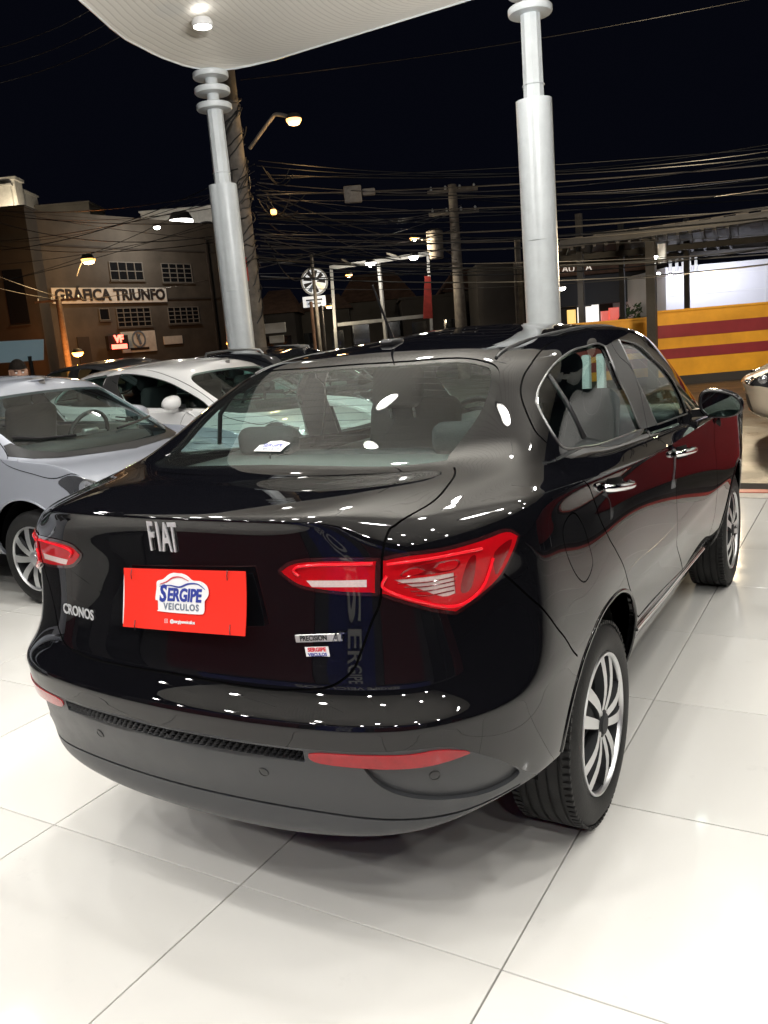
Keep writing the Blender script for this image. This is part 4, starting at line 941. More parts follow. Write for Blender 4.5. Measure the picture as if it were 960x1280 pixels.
mat('lamp_shell', (.7, .7, .7), .4)
mat('led', (.9, .9, .9), .5, emit=(1, .96, .88), es=14.)
l0 = None
for k, p in enumerate(LAMPS):
    if l0 is None:
        l0 = empty('ceiling_lamp', p, label='round LED lamp glowing against the membrane above the left column' if k == 0 else 'small round LED lamp hanging under the membrane, above the frame', cat='lamp', group=None if k == 0 else 'LED lamps under the membrane roof')
        q = MB(); q.lathe([(0, .04), (.10, .035), (.125, 0), (.125, -.05), (.110, -.055), (.105, -.03), (0, -.03)], 28); q.build('lamp_housing', 'lamp_shell', l0, smooth=40)
        q = MB(); q.lathe([(.103, -.045), (0, -.052)], 28); q.build('diffuser', 'led', l0, smooth=60)
        q = MB(); q.tube([(0, 0, .03), (0, 0, 1.55)], .010, 6); q.build('suspension_rod', 'lamp_shell', l0)
    else: c = copy_tree(l0); c.location = p
    if k == 0: bpy.data.objects.remove([ch for ch in l0.children if ch.name.startswith('suspension')][0]); keep = l0; l0 = None
    if k == 0: [bpy.data.objects.remove(ch) for ch in list(l0.children) if ch.name.startswith('suspension')] if False else None
# ------------------------------------------------------------------ unseen wall added behind the camera for the paint to reflect
mat('wall_maroon', (.11, .007, .014), .5); mat('wall_blue', (.015, .025, .20), .5); mat('shop_wall', (.055, .055, .06), .5); mat('shop_glass', (.02, .022, .025), .08, coat=1)
sf = empty('reflection_wall', (0, -3.05, 0), label='added dark partition with maroon and blue panels, unseen behind the camera', cat='wall')
MB().box((-1.0, -.15, .95), (14, .3, 1.9)).build('wall', 'shop_wall', sf)
for x, wd_, m, z0, z1 in ((-6.6, 1.4, 'wall_maroon', .02, 1.88), (-1.2, 1.9, 'wall_maroon', .02, 1.5), (.35, .8, 'wall_blue', .02, 1.6), (1.6, 1.3, 'wall_maroon', .02, 1.5), (5.6, 1.6, 'wall_maroon', .02, 1.88)):
    MB().box((x, .03, (z0 + z1) / 2), (wd_, .05, z1 - z0)).build('panel', m, sf)
for x in (-4.9, -3.2, 3.2, 4.2): MB().box((x, .03, .95), (.9, .04, 1.7)).build('window', 'shop_glass', sf)
MB().box((.4, .06, 1.73), (4.2, .06, .28)).build('sign_panel', 'wall_blue', sf)
text('sign_lettering', 'SERGIPE VEICULOS', .22, 'print_white', sf, (.4, .10, 1.73), (-1, 0, 0), (0, 0, 1), .02, .006)
text('sign_lettering', 'SERGIPE', .34, 'print_white', sf, (.35, .07, .85), (0, 0, 1), (1, 0, 0), .01, .004)

# ------------------------------------------------------------------ the cars
BR = build_car(True, 'black glossy sedan seen from behind with a red placard over its number plate', 'car', 'black_paint', (0, 0, 0), 0, name='black_sedan')
hero_details(*BR)
def net2(fx=1., fz=1., mod=None):
    r = sedan_net()
    def drop(y, z): return z - .085 * max(0., min(1., (y - 2.2) / .9)) * max(0., min(1., (z - .6) / .2))
    return [[(x * fx, y, drop(y, z * fz if z > .55 else z)) for x, y, z in row] for row in r]
build_car(False, 'silver hatchback facing right beside the black sedan, nearest the left edge', 'car', 'silver_paint', (-5.66, 1.84, 0), -pi / 2, net=net2(1, .968), name='silver_car', group='cars in the showroom row', wstyle='nine', rimm='silver_wheel')
build_car(False, 'white sedan with a white door mirror, parked beyond the silver car', 'car', 'white_paint', (-6.15, 4.50, 0), -pi / 2, net=net2(1, .975), name='white_car', group='cars in the showroom row', wstyle='nine', rimm='silver_wheel')
build_car(False, 'light grey car of which only the nose shows at the left edge', 'car', 'silver_paint', (-5.64, -.72, 0), -pi / 2, net=net2(), name='grey_car', group='cars in the showroom row', wstyle='nine', rimm='silver_wheel')
build_car(False, 'black station wagon with bright roof rails behind the white sedan', 'car', 'dark_paint', (-6.55, 6.35, 0), -pi / 2 + .05, net=net2(1., 1.015), name='black_wagon', wstyle='seven', rails=True)
build_car(False, 'dark grey car behind the roof of the white sedan', 'car', 'grey_paint', (-10.6, 7.6, 0), -pi / 2 + .1, net=net2(1., 1.03), name='grey_wagon', wstyle='seven')
rb_ = empty('added_red_panels', (0, 6.5, -.13), label='added row of red panels outside the frame, for the black doors to reflect', cat='barrier')  # unseen panels added to put a red reflection in the doors
for k in range(5): MB().rbox((1.55 + 1.22 * k, 0, .56), (1.19, .06, .86), .01, 1).build('panel', 'barrier_red', rb_)
for k in range(6): MB().rbox((.94 + 1.22 * k, .05, .52), (.06, .06, 1.04), .01, 1).build('post', 'lamp_shell', rb_)
build_car(False, 'cream hatchback on the street, its nose by the black sedan mirror', 'car', 'cream_paint', (3.25, 9.75, -.13), pi / 2 + .12, net=net2(), name='cream_car', wstyle='seven', rimm='silver_wheel')
# ------------------------------------------------------------------ the person behind the silver car
mat('skin', (.42, .24, .17), .5, spec=.4, var=.1, vscale=30); mat('hair', (.010, .007, .005), .75, spec=.15, bump=.8, bscale=120); mat('shirt', (.05, .055, .07), .8, bump=.2, bscale=60); mat('trousers', (.03, .035, .06), .8); mat('shoe', (.02, .02, .02), .5)
def skin_mesh(name, verts, edges, radii, m, parent, sub=2, root=0):
    me = bpy.data.meshes.new(name); me.from_pydata(verts, edges, []); o = bpy.data.objects.new(name, me); COL.objects.link(o)
    sk = o.modifiers.new('s', 'SKIN'); sk.use_smooth_shade = True
    for k, r in enumerate(radii): v = me.skin_vertices[0].data[k]; v.radius = r if hasattr(r, '__len__') else (r, r); v.use_root = (k == root)
    ss = o.modifiers.new('u', 'SUBSURF'); ss.levels = ss.render_levels = sub
    dg = bpy.context.evaluated_depsgraph_get(); dg.update(); nm = bpy.data.meshes.new_from_object(o.evaluated_get(dg)); nm.name = name
    COL.objects.unlink(o); bpy.data.objects.remove(o); nm.materials.clear(); nm.materials.append(MATS[m]); nm.polygons.foreach_set('use_smooth', [True] * len(nm.polygons))
    return put(bpy.data.objects.new(name, nm), parent)
def person(loc, rz, H=1.62):
    k = H / 1.72; root = empty('person', loc, rz, label='dark-haired person standing behind the roof of the silver car', cat='person')
    S_ = lambda L: [tuple(c * k for c in p) for p in L]
    V = S_([(0, 0, .95), (0, .0, 1.12), (0, 0, 1.32), (0, 0, 1.42), (0, .01, 1.50), (0, .02, 1.58),
            (.10, 0, .90), (.11, .01, .50), (.11, -.01, .09), (.12, .10, .04), (-.10, 0, .90), (-.11, .01, .50), (-.11, -.01, .09), (-.12, .10, .04),
            (.17, 0, 1.38), (.22, -.02, 1.12), (.21, .08, .88), (.21, .12, .80), (-.17, 0, 1.38), (-.22, -.02, 1.12), (-.21, .08, .88), (-.21, .12, .80)])
    E_ = [(0, 1), (1, 2), (2, 3), (3, 4), (4, 5), (0, 6), (6, 7), (7, 8), (8, 9), (0, 10), (10, 11), (11, 12), (12, 13), (3, 14), (14, 15), (15, 16), (16, 17), (3, 18), (18, 19), (19, 20), (20, 21)]
    R_ = [(.15, .10), (.135, .095), (.16, .10), (.10, .08), (.055, .055), (.055, .06), .085, .055, .04, .035, .085, .055, .04, .035, .06, .042, .03, .025, .06, .042, .03, .025]
    skin_mesh('body', V, E_, [(r[0] * k, r[1] * k) if hasattr(r, '__len__') else r * k for r in R_], 'skin', root)
    # head with brow, nose, mouth and ears
    bm = bmesh.new(); bmesh.ops.create_uvsphere(bm, u_segments=32, v_segments=24, radius=1)
    for v in bm.verts:
        x, y, z = v.co; w_ = .078 * (1 - .16 * max(0, -z) ** 1.3); v.co = Vector((x * w_, y * .095 + (.012 * max(0, -z) if y > 0 else 0), z * .118))
        if y > .5 and abs(x) < .22 and -.45 < z < .15: v.co.y += .018 * (1 - abs(x) / .22) * (1 - abs(z + .2) / .35)
        if y > .6 and .02 < z < .22 and .2 < abs(x) < .6: v.co.y -= .008
        if y > .6 and -.62 < z < -.48 and abs(x) < .35: v.co.y += .004
    me = bpy.data.meshes.new('head'); bm.to_mesh(me); bm.free(); me.materials.append(MATS['skin']); me.polygons.foreach_set('use_smooth', [True] * len(me.polygons))
    hd = put(bpy.data.objects.new('head', me), root); hd.location = (0, .03 * k, 1.60 * k); hd.rotation_euler = (radians(-12), 0, radians(0))
    for s_ in (-1, 1):
        t = MB(); t.rbox((s_ * .079, -.005, -.005), (.018, .035, .060), .008, 3); t.build('ear', 'skin', hd, smooth=60)
        t = MB(); t.lathe([(.0, -.008), (.009, -.005), (.012, 0), (.009, .005), (0, .008)], 12, c=(s_ * .030, .082, .012)); t.build('eye', 'print_white', hd, smooth=60)
        t = MB(); t.beam((s_ * .014, .094, .032), (s_ * .050, .084, .034), .008, .006); t.build('eyebrow', 'hair', hd)
    bm = bmesh.new(); bmesh.ops.create_uvsphere(bm, u_segments=32, v_segments=20, radius=1)
    kill = [v for v in bm.verts if v.co.z < .30 and v.co.y > -.05 - .3 * v.co.z * 0 and not (v.co.z > .3)] + [v for v in bm.verts if v.co.z < -.45]
    bmesh.ops.delete(bm, geom=list(set(kill)), context='VERTS')
    for v in bm.verts: x, y, z = v.co; v.co = Vector((x * .087, y * .103 - .004, z * .125 + .006))
    me = bpy.data.meshes.new('hair'); bm.to_mesh(me); bm.free(); me.materials.append(MATS['hair']); me.polygons.foreach_set('use_smooth', [True] * len(me.polygons)); put(bpy.data.objects.new('hair', me), hd)
    # clothes: loose shells round the trunk, arms and legs
    ids = [0, 1, 2, 3, 14, 15, 18, 19]; mp = {a: b for b, a in enumerate(ids)}
    E2 = [(mp[a], mp[b]) for a, b in E_ if a in mp and b in mp]; R2 = [R_[a] for a in ids]; V2 = [V[a] for a in ids]
    skin_mesh('shirt', V2, E2, [((r[0] + .014) * k, (r[1] + .014) * k) if hasattr(r, '__len__') else (r + .012) * k for r in R2], 'shirt', root)
    ids = [0, 6, 7, 8, 10, 11, 12]; mp = {a: b for b, a in enumerate(ids)}
    E2 = [(mp[a], mp[b]) for a, b in E_ if a in mp and b in mp]; R2 = [R_[a] for a in ids]; V2 = [V[a] for a in ids]
    skin_mesh('trousers', V2, E2, [((r[0] + .018) * k, (r[1] + .018) * k) if hasattr(r, '__len__') else (r + .02) * k for r in R2], 'trousers', root)
    for s_ in (-1, 1): t = MB(); t.rbox((s_ * .115 * k, .04 * k, .045), (.10, .27, .09), .035, 4); t.build('shoe', 'shoe', root, smooth=60)
    # hands: palm, four bent fingers, thumb
    for s_ in (-1, 1):
        w0 = Vector((s_ * .21 * k, .12 * k, .80 * k)); Vh = [tuple(w0), tuple(w0 + Vector((0, .012, -.05)))]; Eh = [(0, 1)]; Rh = [(.018, .026), (.016, .036)]
        for f_, (dy, L_) in enumerate(((-.027, .060), (-.009, .070), (.010, .066), (.027, .052))):
            b0 = len(Vh); p0 = w0 + Vector((0, .012 + dy, -.085)); Vh += [tuple(p0), tuple(p0 + Vector((-s_ * .010, 0, -L_ * .5))), tuple(p0 + Vector((-s_ * .028, 0, -L_ * .9)))]; Eh += [(1, b0), (b0, b0 + 1), (b0 + 1, b0 + 2)]; Rh += [.0095, .0085, .0075]
        b0 = len(Vh); Vh += [tuple(w0 + Vector((-s_ * .012, .045, -.055))), tuple(w0 + Vector((-s_ * .022, .058, -.085)))]; Eh += [(0, b0), (b0, b0 + 1)]; Rh += [.010, .0085]
        skin_mesh('hand', Vh, Eh, Rh, 'skin', root, 1)
person((-5.88, 3.15, 0), radians(-120), 1.60)
# ------------------------------------------------------------------ beyond the forecourt: street, wall, shops, poles and cables
FH = Vector((CF[0], CF[1], 0)).normalized(); RH = Vector((FH.y, -FH.x, 0))
def gp(px, depth, z=-.13):
    """ground spot under photo column px (read at the horizon) at a depth"""
    p = at(px, 470 - .0857 * (px - 0) if 0 else 466 - .0857 * px, depth); return Vector((p.x, p.y, z))
def frame_of(X): X = Vector((X.x, X.y, 0)).normalized(); return Matrix((X, Vector((-X.y, X.x, 0)), Vector((0, 0, 1)))).transposed()
mat('ochre', (.70, .32, .016), .5, var=.16, vscale=1.5, bump=.2, bscale=12); mat('stripe_red', (.23, .018, .022), .5, var=.15, vscale=2)
mat('pale_wall', (.40, .40, .39), .6, var=.05, vscale=1); mat('white_wall', (.62, .62, .66), .6, var=.05, vscale=1); mat('facade', (.075, .066, .056), .8, var=.28, vscale=.7, bump=.3, bscale=9); mat('facade_dark', (.035, .030, .027), .85, var=.3, vscale=.6)
mat('dark_glass', (.010, .011, .013), .12, coat=1); mat('fascia', (.018, .019, .023), .5); mat('steel_dark', (.035, .032, .03), .6, 0, var=.3, vscale=3); mat('sheet_roof', (.10, .085, .072), .6, .2, var=.3, vscale=2)
mat('pole_concrete', (.16, .14, .12), .85, var=.35, vscale=5, bump=.5, bscale=18); mat('cable', (.016, .016, .016), .5); mat('cable_lit', (.055, .05, .046), .4); mat('sign_white', (.62, .60, .56), .6, var=.15, vscale=3)  # cable_lit paints lamplight into the colour of the paler cables
mat('letter_dark', (.02, .015, .015), .6); mat('bar_grey', (.16, .155, .145), .7)
mat('frame_white', (.34, .34, .33), .5, var=.2, vscale=4); mat('banner_red', (.40, .03, .02), .6, var=.3, vscale=5); mat('roof_tile', (.16, .09, .06), .85, var=.4, vscale=3)
mat('leaf', (.035, .075, .022), .6, var=.4, vscale=9)
def glow(name, c, s): return mat(name, (.8, .8, .8), .5, emit=c, es=s)
glow('glow_warm', (1, .44, .10), 3.2); glow('glow_white', (1, .97, .92), 12); glow('glow_orange', (1, .30, .04), 14); glow('neon_red', (1, .10, .07), 3.2); glow('neon_white', (1, .85, .7), .45)
glow('shop_lit', (1, .95, .88), .8); glow('shop_yellow', (1, .62, .15), .8); glow('shop_red', (.8, .06, .03), .55); glow('lightbox', (.9, .95, 1), .35); glow('billboard_blue', (.10, .20, .24), .25); glow('hall_white', (.80, .81, .92), .62)

def lamp_thing(p, label, m, r=.12, watts=0, color=(1, 1, 1), name='street_lamp', pole=None, cat='lamp', group=None, arm=None):
    root = empty(name, p, label=label, cat=cat, group=group)
    h = MB(); h.lathe([(0, r * .75), (r * .8, r * .6), (r * 1.15, 0), (r * 1.05, -r * .25)], 16); h.build('lamp_head', 'steel_dark', root, smooth=50)
    b = MB(); b.lathe([(r * 1.12, r * .05), (r * 1.1, -r * .3), (r * .75, -r * .8), (0, -r * .95)], 16); b.build('bulb', m, root, smooth=60)
    if arm is not None:
        q = MB(); q.tube([tuple(v) for v in spline([tuple(Vector(a) - Vector(p)) for a in arm], 4)], .035, 8); q.build('arm', 'pole_concrete', root, smooth=60)
    if watts:
        l = lamp_or_fill_light(Vector(p) + Vector((0, 0, -r * 1.6)), watts, color, r * .8)
    return root
# --- ochre and red striped wall
def wall_seg(d0, px0, px1, hz, label, stripes):
    # wall square to the camera's horizontal axis
    A = gp(px0, d0); B = gp(px1, d0); L = (B - A).length; Mx = frame_of(B - A); root = empty('boundary_wall', A, label=label, cat='wall', group=None)
    root.rotation_euler = (0, 0, atan2((B - A).y, (B - A).x))
    MB().box((L / 2, .10, hz / 2), (L, .2, hz)).build('wall_face', 'ochre', root)
    for z0, z1 in stripes: MB().box((L / 2, -.004, (z0 + z1) / 2), (L, .012, z1 - z0)).build('painted_stripe', 'stripe_red', root)
    MB().box((L / 2, .10, hz + .025), (L + .04, .26, .05)).build('coping', 'ochre', root)
    MB().box((L / 2, -.012, .10), (L, .016, .2)).build('skirting', 'facade_dark', root)
    return root
wall_seg(20.0, 818, 1500, 1.72, 'long ochre street wall with two dark red stripes, right side', [(.62, .86), (1.12, 1.42)])
wall_seg(20.6, 640, 817, 1.60, 'lower ochre and red wall left of the dark post', [(.42, .66), (.80, 1.02)])
# --- bright white hall behind the wall
def slab(name, m, pxs, depth, z0, z1, thick, parent=None, z_at=None, **kw):
    A = gp(pxs[0], depth); B = gp(pxs[1], depth); L = (B - A).length
    o = MB().box((L / 2, thick / 2, (z0 + z1) / 2), (L, thick, z1 - z0)).build(name, m, parent); o.location = A; o.rotation_euler = (0, 0, atan2((B - A).y, (B - A).x)); tag(o, **kw); return o
def wall_wash(p, target, watts, size, color=(.88, .9, 1)):
    l = bpy.data.lights.new('wall_wash', 'AREA'); l.shape = 'RECTANGLE'; l.size = size; l.size_y = .3; l.energy = watts; l.color = color; l.spread = radians(150)
    o = bpy.data.objects.new('wall_wash', l); COL.objects.link(o); o.location = p; d = Vector(target) - Vector(p); o.rotation_euler = d.to_track_quat('-Z', 'Y').to_euler()
hall = slab('white_hall', 'white_wall', (833, 1500), 27.0, -.1, 3.15, 6, label='bright white windowless hall standing behind the striped wall', cat='building')
for k in range(1, 5):
    MB().box((3.2 * k, -.012, 1.5), (.02, .02, 3.1)).build('panel_joint', 'lamp_shell', hall)
for k in range(5): MB().box((8.5, -.012, .6 + k * .55), (16.9, .016, .012)).build('panel_joint', 'lamp_shell', hall)
# --- shed roof over the yard
def quad_roof():
    root = empty('yard_shed', gp(830, 24), label='open sheet-metal shed roof on thin posts over the yard', cat='shed')
    O = root.location
    P = [at(700, 303, 19) - O, at(1100, 246, 17) - O, at(1100, 305, 30) - O, at(690, 325, 30) - O]
    P = [Vector(p) for p in P]
    N = 26
    for k in range(N):
        a, b = P[0].lerp(P[1], k / N), P[0].lerp(P[1], (k + 1) / N); c, d = P[3].lerp(P[2], (k + 1) / N), P[3].lerp(P[2], k / N); up = Vector((0, 0, .035 if k % 2 else 0)); th = Vector((0, 0, .03))
        q = MB(); q.add([a + up, b + up, c + up, d + up, a + up + th, b + up + th, c + up + th, d + up + th], [(0, 1, 2, 3), (7, 6, 5, 4), (0, 4, 5, 1), (1, 5, 6, 2), (2, 6, 7, 3), (3, 7, 4, 0)]); q.build('roof_sheet', 'sheet_roof', root)
    for k in range(15):
        f = k / 14; a = P[0].lerp(P[1], f * .55); b = P[3].lerp(P[2], f * .55); q = MB(); q.beam(a - Vector((0, 0, .12)), b - Vector((0, 0, .12)), .07, .14); q.build('rafter', 'steel_dark', root)
    for f in (.3, .65): q = MB(); q.beam(P[0].lerp(P[3], f) - Vector((0, 0, .25)), P[1].lerp(P[2], f) - Vector((0, 0, .25)), .08, .16); q.build('beam', 'steel_dark', root)
    q = MB(); q.beam(P[0] - Vector((0, 0, .05)), P[1] - Vector((0, 0, .05)), .05, .18); q.build('gutter', 'steel_dark', root)
    for px, d in ((728, 21.), (779, 24), (859, 24)):
        g = gp(px, d) - O; q = MB(); q.box((g.x, g.y, 2.1), (.14, .14, 4.3)); q.build('post', 'steel_dark', root)
quad_roof()
g = gp(815, 19.3); post = empty('dark_post', g, label='dark steel post at the break between the two striped walls', cat='post'); MB().box((0, 0, 1.65), (.20, .20, 3.3)).build('shaft', 'steel_dark', post); MB().box((.0, 0, 3.35), (.30, .30, .06)).build('cap', 'steel_dark', post)
g = gp(829, 19.6); o = MB().box((0, 0, 3.05), (.17, .12, .42)).build('white_box', 'frame_white'); o.location = g; tag(o, label='small pale box high on the shed beside the floodlight', cat='box')
# --- dark-fronted shop left of the wall
sh_root = empty('dark_shop', gp(760, 30), label='low shop with a dark fascia and self-glowing goods behind the wall', cat='building'); O = sh_root.location; Xd = RH
def shop_box(name, m, pxa, pxb, depth, z0, z1, th=.1, parent=sh_root):
    A = gp(pxa, depth) - O; B = gp(pxb, depth) - O; L = (B - A).length; o = MB().box((L / 2, th / 2, (z0 + z1) / 2), (L, th, z1 - z0)).build(name, m, parent); o.location = (A.x, A.y, 0); o.rotation_euler = (0, 0, atan2((B - A).y, (B - A).x)); return o
shop_box('wall', 'facade_dark', 600, 835, 33, 0, 4.2, 3)
shop_box('fascia', 'fascia', 696, 833, 31, 2.28, 3.32, .3)
shop_box('sign_board', 'roof_tile', 694, 816, 30.9, 3.36, 3.85, .2)
for k, (a, b, m, z0, z1) in enumerate(((697, 708, 'facade', .9, 1.6), (710, 720, 'shop_yellow', .9, 1.55), (723, 729, 'shop_lit', .8, 1.62), (731, 740, 'shop_lit', .85, 1.62), (741, 749, 'shop_lit', .8, 1.66), (752, 761, 'shop_red', .9, 1.4), (762, 774, 'shop_red', .9, 1.5), (800, 832, 'frame_white', .8, 1.62))): shop_box('display', m, a, b, 31.5, z0 + .7, z1 + .62, .1)  # goods glow by themselves in place of lamplight falling on them
text('sign_lettering', 'AU', .34, 'neon_white', sh_root, gp(713, 30.8) - O + Vector((0, 0, 3.6)), Xd, (0, 0, 1), .04, .0)
text('sign_lettering', 'A', .34, 'neon_white', sh_root, gp(738, 30.8) - O + Vector((0, 0, 3.6)), Xd, (0, 0, 1), .04, .0)
# shrub in the shop
rs = random.Random(5); tb = MB(); c0 = gp(791, 29.5)
for k in range(260):
    a = rs.uniform(0, 2 * pi); rr = rs.uniform(.2, .62); z = rs.uniform(.9, 2.15); p = Vector((rr * cos(a) * (1 - .35 * abs(z - 1.2)), rr * sin(a), z)); n = Vector((rs.gauss(0, 1), rs.gauss(0, 1), rs.gauss(0, 1))).normalized(); t_ = n.orthogonal() * .09; b_ = n.cross(t_).normalized() * .05
    tb.add([p + t_, p + b_, p - t_, p - b_], [(0, 1, 2, 3)])
sb = empty('potted_shrub', c0, label='dark green shrub in front of the low shop', cat='plant'); tb.build('foliage', 'leaf', sb); q = MB(); q.tube([(0, 0, 0), (0, 0, .9)], .05, 8); q.build('stem', 'pole_concrete', sb); q = MB(); q.lathe([(.2, 0), (.28, .4), (0, .4)], 14); q.build('pot', 'facade', sb)
# floodlights by the shed
for px, py, d, w_ in ((817, 320, 19.0, 60), (702, 359, 20, 60), (823, 341, 26, 0), (838, 342, 26, 0), (849, 343, 26, 0)):
    lamp_thing(at(px, py, d), {817: 'bright floodlight at the top of the dark post', 702: 'bright floodlight just right of the nearer column', 823: 'left small lamp on the front of the white hall', 838: 'middle small lamp on the front of the white hall', 849: 'right small lamp on the front of the white hall'}[px], 'glow_white', .085 if w_ else .06, w_ * (.8 if px > 800 else .15), (1, .95, .85), name='floodlight')
for k in range(5):
    a = at(838 + k * 8, 330, 26.6); o = MB().box((0, 0, 0), (.09, .05, .45)).build('hall_fin', 'frame_white'); o.location = a; o.parent = None; tag(o, label='short white upright fin at the head of the white hall', cat='fin', group='upright fins on the white hall')
wall_wash(at(905, 334, 25.2), at(905, 362, 27), 60, 4); wall_wash(at(1150, 312, 25.2), at(1150, 340, 27), 60, 5)  # wash lights without fixtures, added to brighten the white hall
nb = slab('added_hall', 'pale_wall', (1215, 2300), 17.0, -.1, 6.5, 6, label='added tall pale hall right of the frame, for the side windows to reflect', cat='building')  # unseen hall added as a pale reflection for the side windows
for k in range(6): MB().box((2.6 * k + 1.2, -.012, 3.2), (.03, .02, 6.4)).build('panel_joint', 'lamp_shell', nb)
for k in range(3): A_ = gp(1250 + 330 * k, 14.2); wall_wash(A_ + Vector((0, 0, 5.6)), A_ + FH * 3 + Vector((0, 0, 3.2)), 110, 2.5, (1, .97, .92))  # more added wash lights, brightening the unseen hall
lamp_or_fill_light(at(900, 300, 14.5), 430, (1, .80, .52), .25)  # added light with no lamp of its own, brightens the ochre wall
# made-up white bars beyond the sedan, added for the pale bars in its glass
rl = empty('added_white_bars', gp(731, 8.4, -.02), label='three added upright white bars beyond the black sedan, seen through its window', cat='railing')
for k, dx in enumerate((-.15, 0., .15)): q = MB(); q.rbox((RH.x * dx, RH.y * dx, .60), (.085, .085, 1.2), .02, 2); q.build('bar', 'column_paint', rl, smooth=40)
q = MB(); q.beam(RH * -.35 + Vector((0, 0, .2)), RH * .35 + Vector((0, 0, .2)), .05, .05); q.build('cross_rail', 'column_paint', rl)

# --- printing works on the left
gA = gp(60, 50); dirw = (FH * .80 + RH * .60).normalized(); GL = 15.3
gb = empty('printing_works', gA, label='brown three-storey printing works with GRAFICA TRIUNFO sign', cat='building'); gb.rotation_euler = (0, 0, atan2(dirw.y, dirw.x))
ML = Matrix.Rotation(-atan2(dirw.y, dirw.x), 3, 'Z')
def on_fac(px, py):
    """local (along, up) of a photo pixel on the facade plane"""
    d = CR * (px - 480) / FPX - CU * (py - 640) / FPX + CF; n = Vector((-dirw.y, dirw.x, 0)); d = Vector(d); t = (gA - Vector(CAM)).dot(n) / d.dot(n); p = ML @ (Vector(CAM) + d * t - gA); return p.x, p.z
(_, zt) = on_fac(170, 277)
MB().box((GL / 2 + .5, 2.5, zt / 2), (GL, 5, zt)).build('wall', 'facade', gb)
MB().box((GL / 2 + .5, 2.5, zt + .1), (GL + .3, 5.3, .2)).build('parapet', 'facade', gb)
for za in (313, 309): pass
for py in (312, 374): x_, z_ = on_fac(180, py); MB().box((GL / 2 + .5, -.04, z_), (GL, .10, .10)).build('string_course', 'facade_dark', gb)
for (x0, y0, x1, y1, cols, rows_) in ((137, 328, 178, 350, 4, 2), (202, 330, 239, 353, 4, 4), (146, 385, 188, 408, 5, 4), (210, 384, 248, 404, 5, 4), (124, 386, 136, 400, 1, 1)):
    a0, b1 = on_fac(x0, (y0 + y1) / 2)[0], on_fac(x1, (y0 + y1) / 2)[0]; zb, zt2 = on_fac((x0 + x1) / 2, y1)[1], on_fac((x0 + x1) / 2, y0)[1]
    wdw = MB().box(((a0 + b1) / 2, -.01, (zb + zt2) / 2), (b1 - a0, .04, zt2 - zb)).build('window', 'dark_glass', gb); f = MB()
    for c in range(cols + 1): f.box((a0 + (b1 - a0) * c / cols, -.05, (zb + zt2) / 2), (.05, .05, zt2 - zb))
    for r_ in range(rows_ + 1): f.box(((a0 + b1) / 2, -.052, zb + (zt2 - zb) * r_ / rows_), (b1 - a0 + .05, .05, .05))
    f.build('window_frame', 'bar_grey', wdw); MB().box(((a0 + b1) / 2, -.06, zb - .08), (b1 - a0 + .2, .14, .08)).build('sill', 'facade', wdw)
a0, a1 = on_fac(63, 368)[0], on_fac(206, 368)[0]; z1_, z0_ = on_fac(130, 360)[1], on_fac(130, 379)[1]
sg = MB().box(((a0 + a1) / 2, -.12, (z0_ + z1_) / 2), (a1 - a0, .10, z1_ - z0_)).build('sign_board', 'sign_white', gb)
text('sign_lettering', 'GRÁFICA TRIUNFO', (z1_ - z0_) * 1.02, 'letter_dark', sg, ((a0 + a1) / 2, -.175, (z0_ + z1_) / 2), (1, 0, 0), (0, 0, 1), .04, .035, sx=(a1 - a0) / ((z1_ - z0_) * 9.1))
def fac_box(name, m, x0, y0, x1, y1, off=.06, th=.08, parent=gb):
    a, b = on_fac(x0, (y0 + y1) / 2)[0], on_fac(x1, (y0 + y1) / 2)[0]; zb, zz = on_fac((x0 + x1) / 2, y1)[1], on_fac((x0 + x1) / 2, y0)[1]
    return MB().box(((a + b) / 2, -off, (zb + zz) / 2), (b - a, th, zz - zb)).build(name, m, parent)
ws = fac_box('sign_board', 'sign_white', 151, 414, 194, 440); fac_box('sign_board', 'sign_white', 204, 420, 227, 430)
ax, az = on_fac(172, 424); q = MB(); q.lathe([(.55, 0), (.55, .03), (.45, .035), (.45, .0)], 20, M=Matrix(((1, 0, 0), (0, 0, -1), (0, 1, 0))), c=(ax, -.12, az)); q.build('round_emblem', 'print_slate', ws); q = MB(); q.beam((ax - .1, -.14, az + .35), (ax + .1, -.14, az - .35), .16, .04, up=(0, 1, 0)); q.beam((ax + .12, -.14, az + .3), (ax - .12, -.14, az), .08, .04, up=(0, 1, 0)); q.build('round_emblem', 'print_slate', ws)
MB().box((ax, -.12, on_fac(172, 436)[1]), (1.5, .02, .16)).build('print_line', 'letter_dark', ws)
fac_box('door', 'facade_dark', 98, 421, 113, 455, .03, .06); fac_box('drain_pipe', 'facade_dark', 263, 300, 265, 440, .10, .1)
ns = fac_box('neon_box', 'letter_dark', 128, 420, 153, 438, .5, .3)
(nx, nz) = on_fac(140, 425); text('neon_lettering', 'VF', .62, 'neon_red', ns, (nx, -.70, nz), (1, 0, 0), (0, 0, 1), .04, .03); (nx, nz) = on_fac(141, 434); MB().box((nx, -.70, nz), (1.15, .04, .28)).build('neon_bar', 'neon_red', ns)
